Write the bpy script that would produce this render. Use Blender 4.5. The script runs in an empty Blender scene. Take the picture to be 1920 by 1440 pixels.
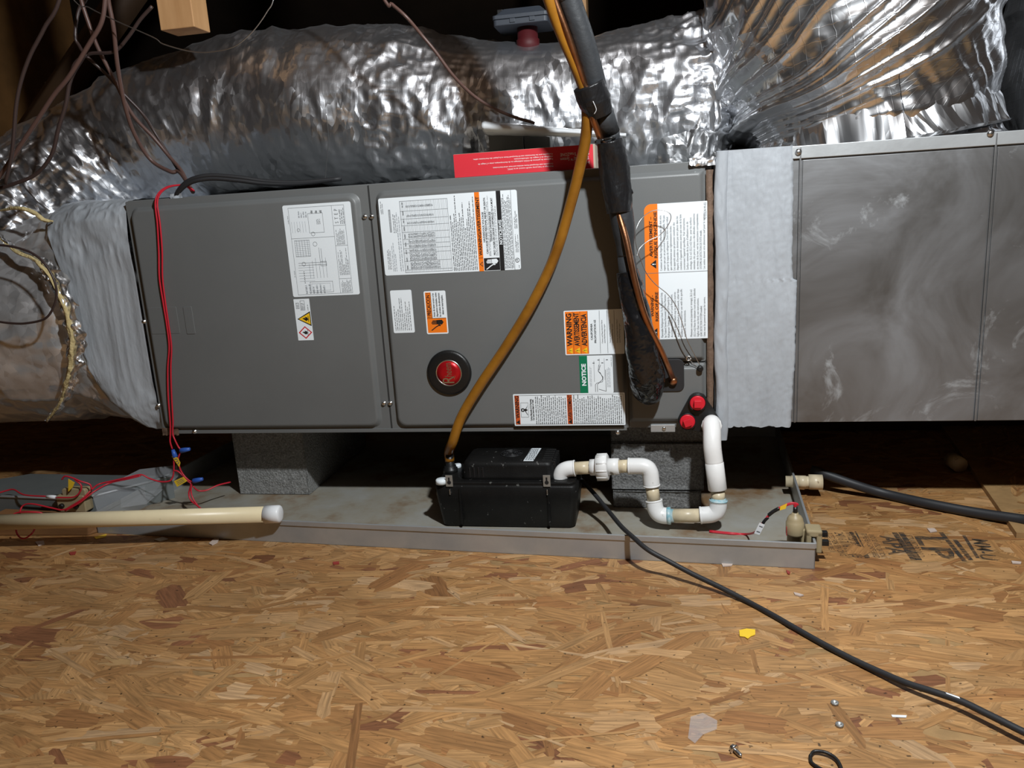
import bpy, math, random
import numpy as np
from mathutils import Matrix, Vector
random.seed(7); rng = np.random.default_rng(11)
S = bpy.context.scene; C = S.collection

# ------------------------------------------------------------------ camera, world, light, exposure
R = np.array([[0.9825647628, 0.1759295841, -0.0601271013], [-0.0185258744, -0.2291471063, -0.9732154929], [-0.1849953482, 0.9573611571, -0.2218926228]])
CAM = np.array([0.92606962, -1.57841942, 0.46690881]); FPX = 1449.546
cd = bpy.data.cameras.new('camera'); co = bpy.data.objects.new('camera', cd); C.objects.link(co)
cd.sensor_width = 36; cd.lens = FPX / 1920 * 36; cd.clip_start = .02
m3 = np.stack([R[0], -R[1], -R[2]], 1); M4 = np.eye(4); M4[:3, :3] = m3; M4[:3, 3] = CAM
co.matrix_world = Matrix(M4.tolist()); S.camera = co
W = bpy.data.worlds.new('attic_dark'); S.world = W; W.use_nodes = True
W.node_tree.nodes['Background'].inputs[0].default_value = (.9, .8, .7, 1); W.node_tree.nodes['Background'].inputs[1].default_value = .004
ld = bpy.data.lights.new('work_lamp', 'POINT'); ld.energy = 130; ld.color = (.93, .975, 1.0); ld.shadow_soft_size = .035
lo = bpy.data.objects.new('work_lamp', ld); C.objects.link(lo); lo.location = (1.24, -1.10, 1.32)
vs = S.view_settings; vs.view_transform = 'Standard'; vs.look = 'None'; vs.exposure = 0.0; vs.gamma = 1; vs.use_curve_mapping = False

# ------------------------------------------------------------------ helpers
def ray(u, v): return R.T @ np.array([(u - 960) / FPX, (v - 720) / FPX, 1.0])
def AY(u, v, y):
    d = ray(u, v); return CAM + d * (y - CAM[1]) / d[1]
def AZ(u, v, z):
    d = ray(u, v); return CAM + d * (z - CAM[2]) / d[2]
FZ = -.195
MW = {}
MAT = {}
def nd(nt, t, **k):
    n = nt.nodes.new(t)
    for a, b in k.items():
        if a == 'i':
            for kk, vv in b.items(): n.inputs[kk].default_value = vv
        else: setattr(n, a, b)
    return n
def mat(name, col=(.5, .5, .5), rough=.5, metal=0, var=0, vscale=8, bump=0, bscale=60, stretch=None, col2=None, spec=.5, rvar=0, alpha=1, trans=0, ior=1.45, spots=None):
    """Principled material with noise-driven colour variation and bump."""
    if name in MAT: return MAT[name]
    m = bpy.data.materials.new(name); m.use_nodes = True; nt = m.node_tree; L = nt.links.new
    p = nt.nodes['Principled BSDF']
    p.inputs['Base Color'].default_value = (*col, 1); p.inputs['Roughness'].default_value = rough; p.inputs['Metallic'].default_value = metal
    p.inputs['Specular IOR Level'].default_value = spec; p.inputs['Alpha'].default_value = alpha; p.inputs['Transmission Weight'].default_value = trans; p.inputs['IOR'].default_value = ior
    tc = nd(nt, 'ShaderNodeTexCoord'); mp = nd(nt, 'ShaderNodeMapping'); L(tc.outputs['Object'], mp.inputs[0])
    if stretch: mp.inputs['Scale'].default_value = stretch
    if var or rvar:
        n = nd(nt, 'ShaderNodeTexNoise', i={'Scale': vscale, 'Detail': 6, 'Roughness': .6}); L(mp.outputs[0], n.inputs['Vector'])
        r = nd(nt, 'ShaderNodeMapRange', i={'From Min': .3, 'From Max': .7}); L(n.outputs['Fac'], r.inputs[0])
        if var:
            c2 = col2 or tuple(c * (1 - var) for c in col)
            mx = nd(nt, 'ShaderNodeMix', data_type='RGBA'); mx.inputs[6].default_value = (*col, 1); mx.inputs[7].default_value = (*c2, 1)
            L(r.outputs[0], mx.inputs[0]); L(mx.outputs[2], p.inputs['Base Color']); last = mx.outputs[2]
            if spots:
                n2 = nd(nt, 'ShaderNodeTexNoise', i={'Scale': spots[0], 'Detail': 2}); L(tc.outputs['Object'], n2.inputs['Vector'])
                r3 = nd(nt, 'ShaderNodeMapRange', i={'From Min': spots[1], 'From Max': spots[1] + .06}); L(n2.outputs['Fac'], r3.inputs[0])
                m2 = nd(nt, 'ShaderNodeMix', data_type='RGBA'); m2.inputs[7].default_value = (*spots[2], 1); L(last, m2.inputs[6]); L(r3.outputs[0], m2.inputs[0]); L(m2.outputs[2], p.inputs['Base Color'])
        if rvar:
            r2 = nd(nt, 'ShaderNodeMapRange', i={'From Min': .3, 'From Max': .7, 'To Min': rough - rvar, 'To Max': rough + rvar}); L(n.outputs['Fac'], r2.inputs[0]); L(r2.outputs[0], p.inputs['Roughness'])
    if bump:
        n = nd(nt, 'ShaderNodeTexNoise', i={'Scale': bscale, 'Detail': 5}); L(mp.outputs[0], n.inputs['Vector'])
        b = nd(nt, 'ShaderNodeBump', i={'Strength': bump, 'Distance': .004}); L(n.outputs['Fac'], b.inputs['Height']); L(b.outputs[0], p.inputs['Normal'])
    MAT[name] = m; return m
def foil(name,  fscale=34, famt=.5, bump=.5, bscale=30, scrim=0, rough=.2, met2=1, col=(.83, .84, .86), stretch=(1, 1, 1), spacing=.009, broad=.5, mixb=.6, obj=False, fs2=3.1):
    """Crumpled aluminium foil: facets tilt the normal cell by cell, creases and a reinforcing scrim add bump."""
    m = bpy.data.materials.new(name); m.use_nodes = True; nt = m.node_tree; L = nt.links.new; p = nt.nodes['Principled BSDF']
    p.inputs['Base Color'].default_value = (*col, 1); p.inputs['Metallic'].default_value = 1; p.inputs['Roughness'].default_value = rough
    tc = nd(nt, 'ShaderNodeTexCoord'); uv = nd(nt, 'ShaderNodeUVMap'); mp = nd(nt, 'ShaderNodeMapping'); mp.inputs['Scale'].default_value = stretch; L(tc.outputs['Object'] if obj else uv.outputs[0], mp.inputs[0])
    wn = nd(nt, 'ShaderNodeTexNoise', i={'Scale': 12, 'Detail': 3}); L(mp.outputs[0], wn.inputs['Vector'])
    ws = nd(nt, 'ShaderNodeVectorMath', operation='SCALE'); ws.inputs['Scale'].default_value = .05; L(wn.outputs['Color'], ws.inputs[0])
    wa = nd(nt, 'ShaderNodeVectorMath', operation='ADD'); L(mp.outputs[0], wa.inputs[0]); L(ws.outputs[0], wa.inputs[1])
    n1 = nd(nt, 'ShaderNodeTexNoise', i={'Scale': bscale, 'Detail': 7, 'Roughness': .6}); n1.noise_type = 'RIDGED_MULTIFRACTAL'; L(wa.outputs[0], n1.inputs['Vector'])
    b1 = nd(nt, 'ShaderNodeBump', i={'Strength': bump, 'Distance': .006}); L(n1.outputs['Fac'], b1.inputs['Height'])
    last = b1
    if scrim:
        sx = nd(nt, 'ShaderNodeSeparateXYZ'); w2 = nd(nt, 'ShaderNodeVectorMath', operation='SCALE'); w2.inputs['Scale'].default_value = .03; L(wn.outputs['Color'], w2.inputs[0]); w3 = nd(nt, 'ShaderNodeVectorMath', operation='ADD'); L(uv.outputs[0], w3.inputs[0]); L(w2.outputs[0], w3.inputs[1]); L(w3.outputs[0], sx.inputs[0]); outs = []
        for ax in (0, 1):
            mm = nd(nt, 'ShaderNodeMath', operation='PINGPONG'); mm.inputs[1].default_value = spacing / 2 * (1 + .2 * ax); L(sx.outputs[ax], mm.inputs[0])
            r = nd(nt, 'ShaderNodeMapRange', i={'From Min': 0, 'From Max': .0010, 'To Min': 1, 'To Max': 0}); L(mm.outputs[0], r.inputs[0]); outs.append(r)
        mx = nd(nt, 'ShaderNodeMath', operation='MAXIMUM'); L(outs[0].outputs[0], mx.inputs[0]); L(outs[1].outputs[0], mx.inputs[1])
        b2 = nd(nt, 'ShaderNodeBump', i={'Strength': scrim, 'Distance': .0012}); L(mx.outputs[0], b2.inputs['Height']); L(b1.outputs[0], b2.inputs['Normal']); last = b2
    vo = nd(nt, 'ShaderNodeTexVoronoi', i={'Scale': fscale}); L(wa.outputs[0], vo.inputs['Vector'])
    sb = nd(nt, 'ShaderNodeVectorMath', operation='SUBTRACT'); sb.inputs[1].default_value = (.5, .5, .5); L(vo.outputs['Color'], sb.inputs[0])
    msk = nd(nt, 'ShaderNodeTexNoise', i={'Scale': 5, 'Detail': 2}); L(tc.outputs['Object'], msk.inputs['Vector'])
    mr = nd(nt, 'ShaderNodeMapRange', i={'From Min': .35, 'From Max': .65, 'To Min': famt * .15, 'To Max': famt}); L(msk.outputs['Fac'], mr.inputs[0])
    vb = nd(nt, 'ShaderNodeTexVoronoi', i={'Scale': fscale * fs2}); L(wa.outputs[0], vb.inputs['Vector'])
    sb1 = nd(nt, 'ShaderNodeVectorMath', operation='SUBTRACT'); sb1.inputs[1].default_value = (.5, .5, .5); L(vb.outputs['Color'], sb1.inputs[0])
    sb2 = nd(nt, 'ShaderNodeVectorMath', operation='SCALE'); sb2.inputs['Scale'].default_value = .75; L(sb1.outputs[0], sb2.inputs[0])
    sbs = nd(nt, 'ShaderNodeVectorMath', operation='ADD'); L(sb.outputs[0], sbs.inputs[0]); L(sb2.outputs[0], sbs.inputs[1]); sb = sbs
    sc = nd(nt, 'ShaderNodeVectorMath', operation='SCALE'); L(sb.outputs[0], sc.inputs[0]); L(mr.outputs[0], sc.inputs['Scale'])
    ad = nd(nt, 'ShaderNodeVectorMath', operation='ADD'); L(last.outputs[0], ad.inputs[0]); L(sc.outputs[0], ad.inputs[1])
    no = nd(nt, 'ShaderNodeVectorMath', operation='NORMALIZE'); L(ad.outputs[0], no.inputs[0]); L(no.outputs[0], p.inputs['Normal'])
    p2 = nd(nt, 'ShaderNodeBsdfPrincipled'); p2.inputs['Base Color'].default_value = (*col, 1); p2.inputs['Metallic'].default_value = met2; p2.inputs['Roughness'].default_value = broad; L(no.outputs[0], p2.inputs['Normal'])
    ms = nd(nt, 'ShaderNodeMixShader'); ms.inputs[0].default_value = mixb; L(p.outputs[0], ms.inputs[1]); L(p2.outputs[0], ms.inputs[2]); L(ms.outputs[0], nt.nodes['Material Output'].inputs['Surface'])
    MAT[name] = m; return m

class MB:
    """collects shapes in WORLD coordinates; build() links them as one mesh object"""
    def __init__(s): s.v = []; s.f = []; s.mi = []; s.sm = []; s.n = 0
    def add(s, v, f, mi=0, smooth=False):
        v = np.asarray(v, float).reshape(-1, 3); s.v.append(v)
        for q in f: s.f.append([i + s.n for i in q]); s.mi.append(mi); s.sm.append(smooth)
        s.n += len(v); return s
    def box(s, a, b, mi=0, M=None):
        x0, y0, z0 = a; x1, y1, z1 = b
        v = np.array([(x0, y0, z0), (x1, y0, z0), (x1, y1, z0), (x0, y1, z0), (x0, y0, z1), (x1, y0, z1), (x1, y1, z1), (x0, y1, z1)])
        if M is not None: v = M(v)
        return s.add(v, [(0, 3, 2, 1), (4, 5, 6, 7), (0, 1, 5, 4), (1, 2, 6, 5), (2, 3, 7, 6), (3, 0, 4, 7)], mi)
    def grid(s, P, closed_u=False, closed_v=False, mi=0, smooth=True, caps=False):
        P = np.asarray(P, float); a, b = P.shape[:2]; f = []
        for i in range(a if closed_u else a - 1):
            for j in range(b if closed_v else b - 1):
                i2 = (i + 1) % a; j2 = (j + 1) % b; f.append((i * b + j, i * b + j2, i2 * b + j2, i2 * b + j))
        if caps: f.append(tuple(range(b))[::-1]); f.append(tuple((a - 1) * b + j for j in range(b)))
        return s.add(P.reshape(-1, 3), f, mi, smooth)
    def tube(s, pts, r, seg=10, mi=0, sub=6, caps=True, spline=True, flat=1.0):
        P = catmull(pts, sub) if spline and len(pts) > 2 else np.asarray(pts, float)
        r = np.interp(np.linspace(0, 1, len(P)), np.linspace(0, 1, len(np.atleast_1d(r))), np.atleast_1d(r)) if np.ndim(r) else np.full(len(P), r)
        T, N, B = frames(P); a = np.linspace(0, 2 * np.pi, seg, endpoint=False)
        G = P[:, None] + (r[:, None, None]) * (np.cos(a)[None, :, None] * N[:, None] + flat * np.sin(a)[None, :, None] * B[:, None])
        return s.grid(G, closed_v=True, mi=mi, caps=caps)
    def cyl(s, p, d, r0, r1=None, seg=20, mi=0):
        p = np.asarray(p, float); return s.tube([p, p + np.asarray(d, float)], [r0, r0 if r1 is None else r1], seg, mi, spline=False)
    def lathe(s, p, axis, prof, seg=28, mi=0):
        """prof: (distance along axis, radius) pairs"""
        p = np.asarray(p, float); ax = np.asarray(axis, float); ax = ax / np.linalg.norm(ax)
        t = np.array([0, 0, 1.0]) if abs(ax[2]) < .9 else np.array([1.0, 0, 0]); n = np.cross(ax, t); n /= np.linalg.norm(n); b = np.cross(ax, n)
        a = np.linspace(0, 2 * np.pi, seg, endpoint=False); ring = np.cos(a)[:, None] * n + np.sin(a)[:, None] * b
        G = np.array([p + ax * h + ring * max(r, 1e-5) for h, r in prof]); return s.grid(G, closed_v=True, mi=mi, caps=True)
    def prism(s, poly, fn, h0, h1, mi=0, smooth=False):
        """poly in 2d, fn(a, b, h) -> world"""
        n = len(poly); v = [fn(a, b, h0) for a, b in poly] + [fn(a, b, h1) for a, b in poly]
        f = [tuple(range(n))[::-1], tuple(range(n, 2 * n))] + [(i, (i + 1) % n, n + (i + 1) % n, n + i) for i in range(n)]
        return s.add(v, f, mi, smooth)
    def build(s, name, mats, parent=None, bev=0, label=None, auto=None):
        V = np.concatenate(s.v); me = bpy.data.meshes.new(name)
        if parent is not None: Mw = MW[parent.name]
        else:
            c = (V.min(0) + V.max(0)) / 2; c[2] = V[:, 2].min(); Mw = Matrix.Translation(c.tolist())
        inv = np.array(Mw.inverted()); Vl = V @ inv[:3, :3].T + inv[:3, 3]
        me.from_pydata(Vl.tolist(), [], s.f)
        for mm in (mats if isinstance(mats, (list, tuple)) else [mats]): me.materials.append(mm)
        me.polygons.foreach_set('material_index', s.mi); me.polygons.foreach_set('use_smooth', s.sm); me.update()
        o = bpy.data.objects.new(name, me); C.objects.link(o)
        if parent is not None: o.parent = parent
        else: o.matrix_world = Mw
        MW[o.name] = Mw
        if bev:
            b = o.modifiers.new('bevel', 'BEVEL'); b.width = bev; b.segments = 2; b.limit_method = 'ANGLE'; b.angle_limit = .7
        if label: o['label'] = label
        return o
def catmull(pts, sub=6):
    p = np.asarray(pts, float); p = np.vstack([2 * p[0] - p[1], p, 2 * p[-1] - p[-2]]); out = []
    for i in range(1, len(p) - 2):
        for t in np.linspace(0, 1, sub, endpoint=False):
            a, b, c, d = p[i - 1:i + 3]; out.append(.5 * (2 * b + (c - a) * t + (2 * a - 5 * b + 4 * c - d) * t * t + (3 * b - a - 3 * c + d) * t ** 3))
    out.append(p[-2]); return np.array(out)
def frames(P):
    T = np.gradient(P, axis=0); T /= np.linalg.norm(T, axis=1)[:, None] + 1e-12
    t0 = np.array([0, 0, 1.0]) if abs(T[0][2]) < .9 else np.array([0, -1.0, 0]); n = t0 - T[0] * (t0 @ T[0]); n /= np.linalg.norm(n); N = [n]
    for i in range(1, len(P)):
        n = N[-1] - T[i] * (N[-1] @ T[i]); n /= np.linalg.norm(n); N.append(n)
    N = np.array(N); return T, N, np.cross(T, N)
def hsh(i): 
    s = np.sin(i @ np.array([127.1, 311.7, 74.7])) * 43758.5453; return s - np.floor(s)
def vnoise(p):
    i = np.floor(p); f = p - i; f = f * f * (3 - 2 * f); o = 0
    for dx in (0, 1):
        for dy in (0, 1):
            for dz in (0, 1):
                w = (f[..., 0] if dx else 1 - f[..., 0]) * (f[..., 1] if dy else 1 - f[..., 1]) * (f[..., 2] if dz else 1 - f[..., 2])
                o = o + w * hsh(i + np.array([dx, dy, dz]))
    return o
def ridge(p): return 1 - np.abs(2 * vnoise(p) - 1)
def tag(o, label, cat, group=None, kind=None):
    o['label'] = label; o['category'] = cat
    if group: o['group'] = group
    if kind: o['kind'] = kind
    return o
def thing(name, loc, label, cat, group=None):
    o = bpy.data.objects.new(name, None); C.objects.link(o); o.empty_display_size = .05; o.location = tuple(float(x) for x in loc)
    MW[o.name] = Matrix.Translation(o.location); return tag(o, label, cat, group)
def struct(o): o['kind'] = 'structure'; return o
def px_path(pts):
    P = [AY(*p) for p in pts]
    if pts[0][1] <= -10 and len(P) > 2:      # runs on up towards the roof
        d = P[0] - P[1]; d = d / np.linalg.norm(d); P = [P[0] + d * .30 + np.array([0, 0, .35]), P[0] + d * .15 + np.array([0, 0, .12])] + P
    return P
def rrect(a0, a1, b0, b1, r, n=5):
    o = []
    for ca, cb, t0 in ((a1 - r, b0 + r, -90), (a1 - r, b1 - r, 0), (a0 + r, b1 - r, 90), (a0 + r, b0 + r, 180)):
        for k in range(n + 1):
            t = math.radians(t0 + 90 * k / n); o.append((ca + r * math.cos(t), cb + r * math.sin(t)))
    return o
XZ = lambda a, b, h: (a, -h, b)          # panel plane: a = x, b = z, h = height towards the viewer
_tx = {}
def text_geo(s, bold=0):
    k = (s, bold)
    if k in _tx: return _tx[k]
    cu = bpy.data.curves.new('t', 'FONT'); cu.body = s; cu.size = 1; cu.resolution_u = 2; cu.offset = bold
    o = bpy.data.objects.new('t', cu); C.objects.link(o); dg = bpy.context.evaluated_depsgraph_get(); me = bpy.data.meshes.new_from_object(o.evaluated_get(dg))
    v = np.empty(len(me.vertices) * 3); me.vertices.foreach_get('co', v); v = v.reshape(-1, 3); f = [tuple(p.vertices) for p in me.polygons]
    bpy.data.objects.remove(o); bpy.data.curves.remove(cu); bpy.data.meshes.remove(me)
    if len(v): v[:, 0] -= v[:, 0].min()
    w = v[:, 0].max() if len(v) else 0; _tx[k] = (v, f, w); return _tx[k]
def put_text(mb, s, fn, a, b, cap, mi=0, width=None, bold=0, h=0):
    """fn(a,b,h)->world; a runs along the reading direction, b upwards from the baseline; cap = capital height"""
    v, f, w = text_geo(s, bold)
    if not f: return
    ky = cap / .69; kx = width / w if width else ky
    mb.add([fn(a + p[0] * kx, b + p[1] * ky, h) for p in v], f, mi)

# ------------------------------------------------------------------ materials
M = {}
M['paint'] = mat('grey_cabinet_paint', (.150, .156, .156), .42, 0, .12, 3, .06, 900)
M['gap_shade'] = mat('cabinet_shadow_gap', (.03, .03, .03), .6)
M['white'] = mat('white_label_paper', (.80, .86, .90), .45)
M['ink'] = mat('black_ink', (.012, .012, .013), .5)
M['inkgrey'] = mat('grey_fine_print', (.16, .17, .18), .5)
M['inklite'] = mat('pale_fine_print', (.36, .39, .42), .5)
M['orange'] = mat('orange_ink', (.88, .20, .012), .45)
M['orange2'] = mat('dark_orange_ink', (.60, .10, .02), .45)
M['yellow'] = mat('yellow_ink', (.9, .55, .02), .45)
M['green'] = mat('green_ink', (.0, .17, .075), .45)
M['redink'] = mat('red_ink', (.6, .02, .03), .45)
M['black'] = mat('black_plastic', (.012, .012, .012), .38, 0, .3, 20, .1, 300)
M['pumpblack'] = mat('dusty_black_plastic', (.005, .005, .005), .45, 0, 1, 14, .08, 400, col2=(.011, .0105, .010), spec=.25, spots=(90, .70, (.10, .10, .095)))
M['rubber'] = mat('black_rubber', (.02, .02, .022), .55)
M['foam'] = mat('black_foam_insulation', (.030, .033, .037), .55, 0, .25, 30, .25, 90)
M['tape'] = mat('black_wrap_tape', (.010, .010, .011), .32, 0, 0, 8, .9, 70, stretch=(1, 1, .35))
M['copper'] = mat('copper_tube', (.62, .30, .16), .34, 1, .45, 14, .05, 200, col2=(.26, .11, .05))
M['amber'] = mat('amber_vinyl_tube', (.31, .135, .014), .28, 0, .55, 16, .06, 60, col2=(.19, .075, .008))
M['pvc'] = mat('white_pvc', (.86, .86, .85), .3, 0, .08, 20, .05, 60, spots=(45, .70, (.25, .22, .18)))
M['pvc_old'] = mat('cream_pvc', (.72, .61, .42), .35, 0, .25, 40, .05, 60, spots=(60, .68, (.22, .15, .09)))
M['pvc_ivory'] = mat('ivory_pvc', (.80, .68, .44), .35, 0, .1, 12, .03, 60, spots=(50, .72, (.4, .3, .18)))
M['primer'] = mat('blue_pvc_cement', (.10, .40, .50), .35, 0, 1, 90, col2=(.62, .68, .68))
M['galv'] = mat('galvanised_pan_steel', (.50, .52, .53), .45, .55, .25, 9, .06, 70, rvar=.12)
M['red'] = mat('red_plug_plastic', (.62, .015, .03), .4)
M['redwire'] = mat('red_wire', (.52, .018, .035), .38)
M['blue'] = mat('blue_wire_nut', (.03, .10, .42), .4)
M['tagyel'] = mat('yellow_tag', (.85, .55, .03), .5)
M['tagwhite'] = mat('white_tag', (.75, .76, .78), .5)
M['brownwire'] = mat('brown_cable', (.10, .055, .045), .4)
M['steel'] = mat('bright_steel', (.7, .7, .7), .28, 1)
M['wire'] = mat('steel_wire', (.6, .6, .6), .35, 1)
M['beige'] = mat('beige_plastic', (.36, .29, .17), .45, 0, .1, 30)
M['pink'] = mat('grey_brown_tape', (.20, .13, .09), .6, 0, .5, 50, .3, 200)
M['mastic'] = mat('grey_duct_mastic', (.40, .43, .465), .5, 0, .14, 16, .7, 45, stretch=(1, 1, .35))
M['wool'] = mat('yellow_glass_wool', (.66, .53, .26), .9, 0, .35, 60, 1, 120)
M['boxred'] = mat('red_carton', (.66, .030, .045), .45)
M['carton'] = mat('brown_carton_edge', (.42, .36, .28), .8)
M['greybox'] = mat('grey_carton', (.16, .155, .145), .7)
M['plastic_grey'] = mat('blue_grey_plastic', (.038, .045, .058), .5)
M['darkred'] = mat('dark_red_plastic', (.06, .003, .005), .6)
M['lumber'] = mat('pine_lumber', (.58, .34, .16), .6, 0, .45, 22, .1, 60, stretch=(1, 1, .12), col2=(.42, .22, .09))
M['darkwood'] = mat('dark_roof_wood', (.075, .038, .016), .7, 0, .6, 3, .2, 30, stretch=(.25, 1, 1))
M['deepwood'] = mat('unlit_roof_wood', (.030, .018, .010), .8, 0, .5, 3, .2, 30)  # near-black colour stands in for the unlit depth of the attic
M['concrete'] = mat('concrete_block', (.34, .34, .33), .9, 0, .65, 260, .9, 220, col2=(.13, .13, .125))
M['clear'] = mat('clear_film', (.6, .62, .65), .12, 0, 0, 8, .5, 40, alpha=.16)

def metal_plenum():
    m = bpy.data.materials.new('galvanised_plenum'); m.use_nodes = True; nt = m.node_tree; L = nt.links.new; p = nt.nodes['Principled BSDF']
    tc = nd(nt, 'ShaderNodeTexCoord')
    n1 = nd(nt, 'ShaderNodeTexNoise', i={'Scale': 4.5, 'Detail': 5, 'Roughness': .6, 'Distortion': 1.0}); L(tc.outputs['Object'], n1.inputs['Vector'])
    n2 = nd(nt, 'ShaderNodeTexNoise', i={'Scale': 7, 'Detail': 6, 'Roughness': .7, 'Distortion': 1.2}); L(tc.outputs['Object'], n2.inputs['Vector'])
    cr = nd(nt, 'ShaderNodeValToRGB'); e = cr.color_ramp.elements; e[0].position = .3; e[0].color = (.15, .145, .14, 1); e[1].position = .7; e[1].color = (.28, .29, .305, 1); L(n1.outputs['Fac'], cr.inputs[0])
    r = nd(nt, 'ShaderNodeMapRange', i={'From Min': .60, 'From Max': .74, 'To Max': .55}); L(n2.outputs['Fac'], r.inputs[0])
    mx = nd(nt, 'ShaderNodeMix', data_type='RGBA'); mx.inputs[7].default_value = (.46, .49, .51, 1); L(r.outputs[0], mx.inputs[0]); L(cr.outputs[0], mx.inputs[6]); L(mx.outputs[2], p.inputs['Base Color'])
    mm = nd(nt, 'ShaderNodeMapRange', i={'From Min': 0, 'From Max': .55, 'To Min': .62, 'To Max': .1}); L(r.outputs[0], mm.inputs[0]); L(mm.outputs[0], p.inputs['Metallic'])
    rr = nd(nt, 'ShaderNodeMapRange', i={'From Min': .3, 'From Max': .7, 'To Min': .36, 'To Max': .55}); L(n1.outputs['Fac'], rr.inputs[0]); L(rr.outputs[0], p.inputs['Roughness'])
    mp = nd(nt, 'ShaderNodeMapping'); mp.inputs['Scale'].default_value = (1, 1, 14); L(tc.outputs['Object'], mp.inputs[0])
    n3 = nd(nt, 'ShaderNodeTexNoise', i={'Scale': 14, 'Detail': 3}); L(mp.outputs[0], n3.inputs['Vector'])
    b = nd(nt, 'ShaderNodeBump', i={'Strength': .04, 'Distance': .002}); L(n3.outputs['Fac'], b.inputs['Height']); L(b.outputs[0], p.inputs['Normal'])
    return m
M['plenum'] = metal_plenum()
def pan_floor_mat():
    m = bpy.data.materials.new('stained_pan_floor'); m.use_nodes = True; nt = m.node_tree; L = nt.links.new; p = nt.nodes['Principled BSDF']
    tc = nd(nt, 'ShaderNodeTexCoord'); n1 = nd(nt, 'ShaderNodeTexNoise', i={'Scale': 5, 'Detail': 7, 'Roughness': .65}); L(tc.outputs['Object'], n1.inputs['Vector'])
    cr = nd(nt, 'ShaderNodeValToRGB'); e = cr.color_ramp.elements; e[0].position = .36; e[0].color = (.42, .415, .38, 1); e[1].position = .64; e[1].color = (.25, .15, .075, 1)
    k = cr.color_ramp.elements.new(.5); k.color = (.38, .35, .285, 1); L(n1.outputs['Fac'], cr.inputs[0]); L(cr.outputs[0], p.inputs['Base Color'])
    p.inputs['Roughness'].default_value = .5; p.inputs['Metallic'].default_value = .25; return m
M['panfloor'] = pan_floor_mat()
def osb_mat():
    m = bpy.data.materials.new('osb_strands'); m.use_nodes = True; nt = m.node_tree; L = nt.links.new; p = nt.nodes['Principled BSDF']
    at = nd(nt, 'ShaderNodeVertexColor', layer_name='Col'); uv = nd(nt, 'ShaderNodeUVMap'); mp = nd(nt, 'ShaderNodeMapping'); mp.inputs['Scale'].default_value = (18, 260, 1); L(uv.outputs[0], mp.inputs[0])
    n = nd(nt, 'ShaderNodeTexNoise', i={'Scale': 1, 'Detail': 4, 'Roughness': .6, 'Distortion': .4}); L(mp.outputs[0], n.inputs['Vector'])
    r = nd(nt, 'ShaderNodeMapRange', i={'From Min': .3, 'From Max': .7, 'To Min': .58, 'To Max': 1.22}); L(n.outputs['Fac'], r.inputs[0])
    tc = nd(nt, 'ShaderNodeTexCoord'); n2 = nd(nt, 'ShaderNodeTexNoise', i={'Scale': 3.5, 'Detail': 4}); L(tc.outputs['Object'], n2.inputs['Vector'])
    r2 = nd(nt, 'ShaderNodeMapRange', i={'From Min': .3, 'From Max': .7, 'To Min': .82, 'To Max': 1.1}); L(n2.outputs['Fac'], r2.inputs[0])
    n3 = nd(nt, 'ShaderNodeTexNoise', i={'Scale': 130, 'Detail': 1}); L(tc.outputs['Object'], n3.inputs['Vector'])
    r3 = nd(nt, 'ShaderNodeMapRange', i={'From Min': .72, 'From Max': .78, 'To Min': 1, 'To Max': .25}); L(n3.outputs['Fac'], r3.inputs[0])
    a = nd(nt, 'ShaderNodeMath', operation='MULTIPLY'); L(r.outputs[0], a.inputs[0]); L(r2.outputs[0], a.inputs[1])
    a2 = nd(nt, 'ShaderNodeMath', operation='MULTIPLY'); L(a.outputs[0], a2.inputs[0]); L(r3.outputs[0], a2.inputs[1])
    v = nd(nt, 'ShaderNodeVectorMath', operation='SCALE'); L(at.outputs[0], v.inputs[0]); L(a2.outputs[0], v.inputs['Scale']); L(v.outputs[0], p.inputs['Base Color'])
    p.inputs['Roughness'].default_value = .5; p.inputs['Specular IOR Level'].default_value = .4
    b = nd(nt, 'ShaderNodeBump', i={'Strength': .25, 'Distance': .001}); L(n.outputs['Fac'], b.inputs['Height']); L(b.outputs[0], p.inputs['Normal'])
    return m
M['osb'] = osb_mat()
M['osbbase'] = mat('osb_base', (.40, .24, .10), .7, 0, .4, 20, .2, 60)
def stamp_mat():
    m = bpy.data.materials.new('worn_stamp_ink'); m.use_nodes = True; nt = m.node_tree; L = nt.links.new; p = nt.nodes['Principled BSDF']
    p.inputs['Base Color'].default_value = (.035, .032, .028, 1); p.inputs['Roughness'].default_value = .7
    tc = nd(nt, 'ShaderNodeTexCoord'); mp = nd(nt, 'ShaderNodeMapping'); mp.inputs['Scale'].default_value = (1, 3, 1); L(tc.outputs['Object'], mp.inputs[0])
    n = nd(nt, 'ShaderNodeTexNoise', i={'Scale': 55, 'Detail': 4, 'Roughness': .7}); L(mp.outputs[0], n.inputs['Vector'])
    r = nd(nt, 'ShaderNodeMapRange', i={'From Min': .40, 'From Max': .56, 'To Min': .92, 'To Max': .35}); L(n.outputs['Fac'], r.inputs[0]); L(r.outputs[0], p.inputs['Alpha']); return m
M['stamp'] = stamp_mat()
M['foil_top'] = foil('foil_upper_duct', 20, .48, .36, 24, .07, .22, stretch=(1.5, .7, 1), spacing=.0085, broad=.46, mixb=.58, col=(.66, .67, .70))
M['foil_left'] = foil('foil_left_duct', 20, .36, .45, 16, .06, .22, met2=.5, stretch=(1, 1, 1), spacing=.014, col=(.72, .72, .73), broad=.45, mixb=.58)
M['foil_right'] = foil('foil_right_duct', 9, .20, .2, 8, .2, .12, stretch=(.7, 1.3, 1), spacing=.024, broad=.38, mixb=.35, col=(.76, .77, .79))
M['foil_crumple'] = foil('foil_crumpled', 30, .6, .6, 30, 0, .2, col=(.7, .71, .73), mixb=.4, broad=.4)
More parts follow.
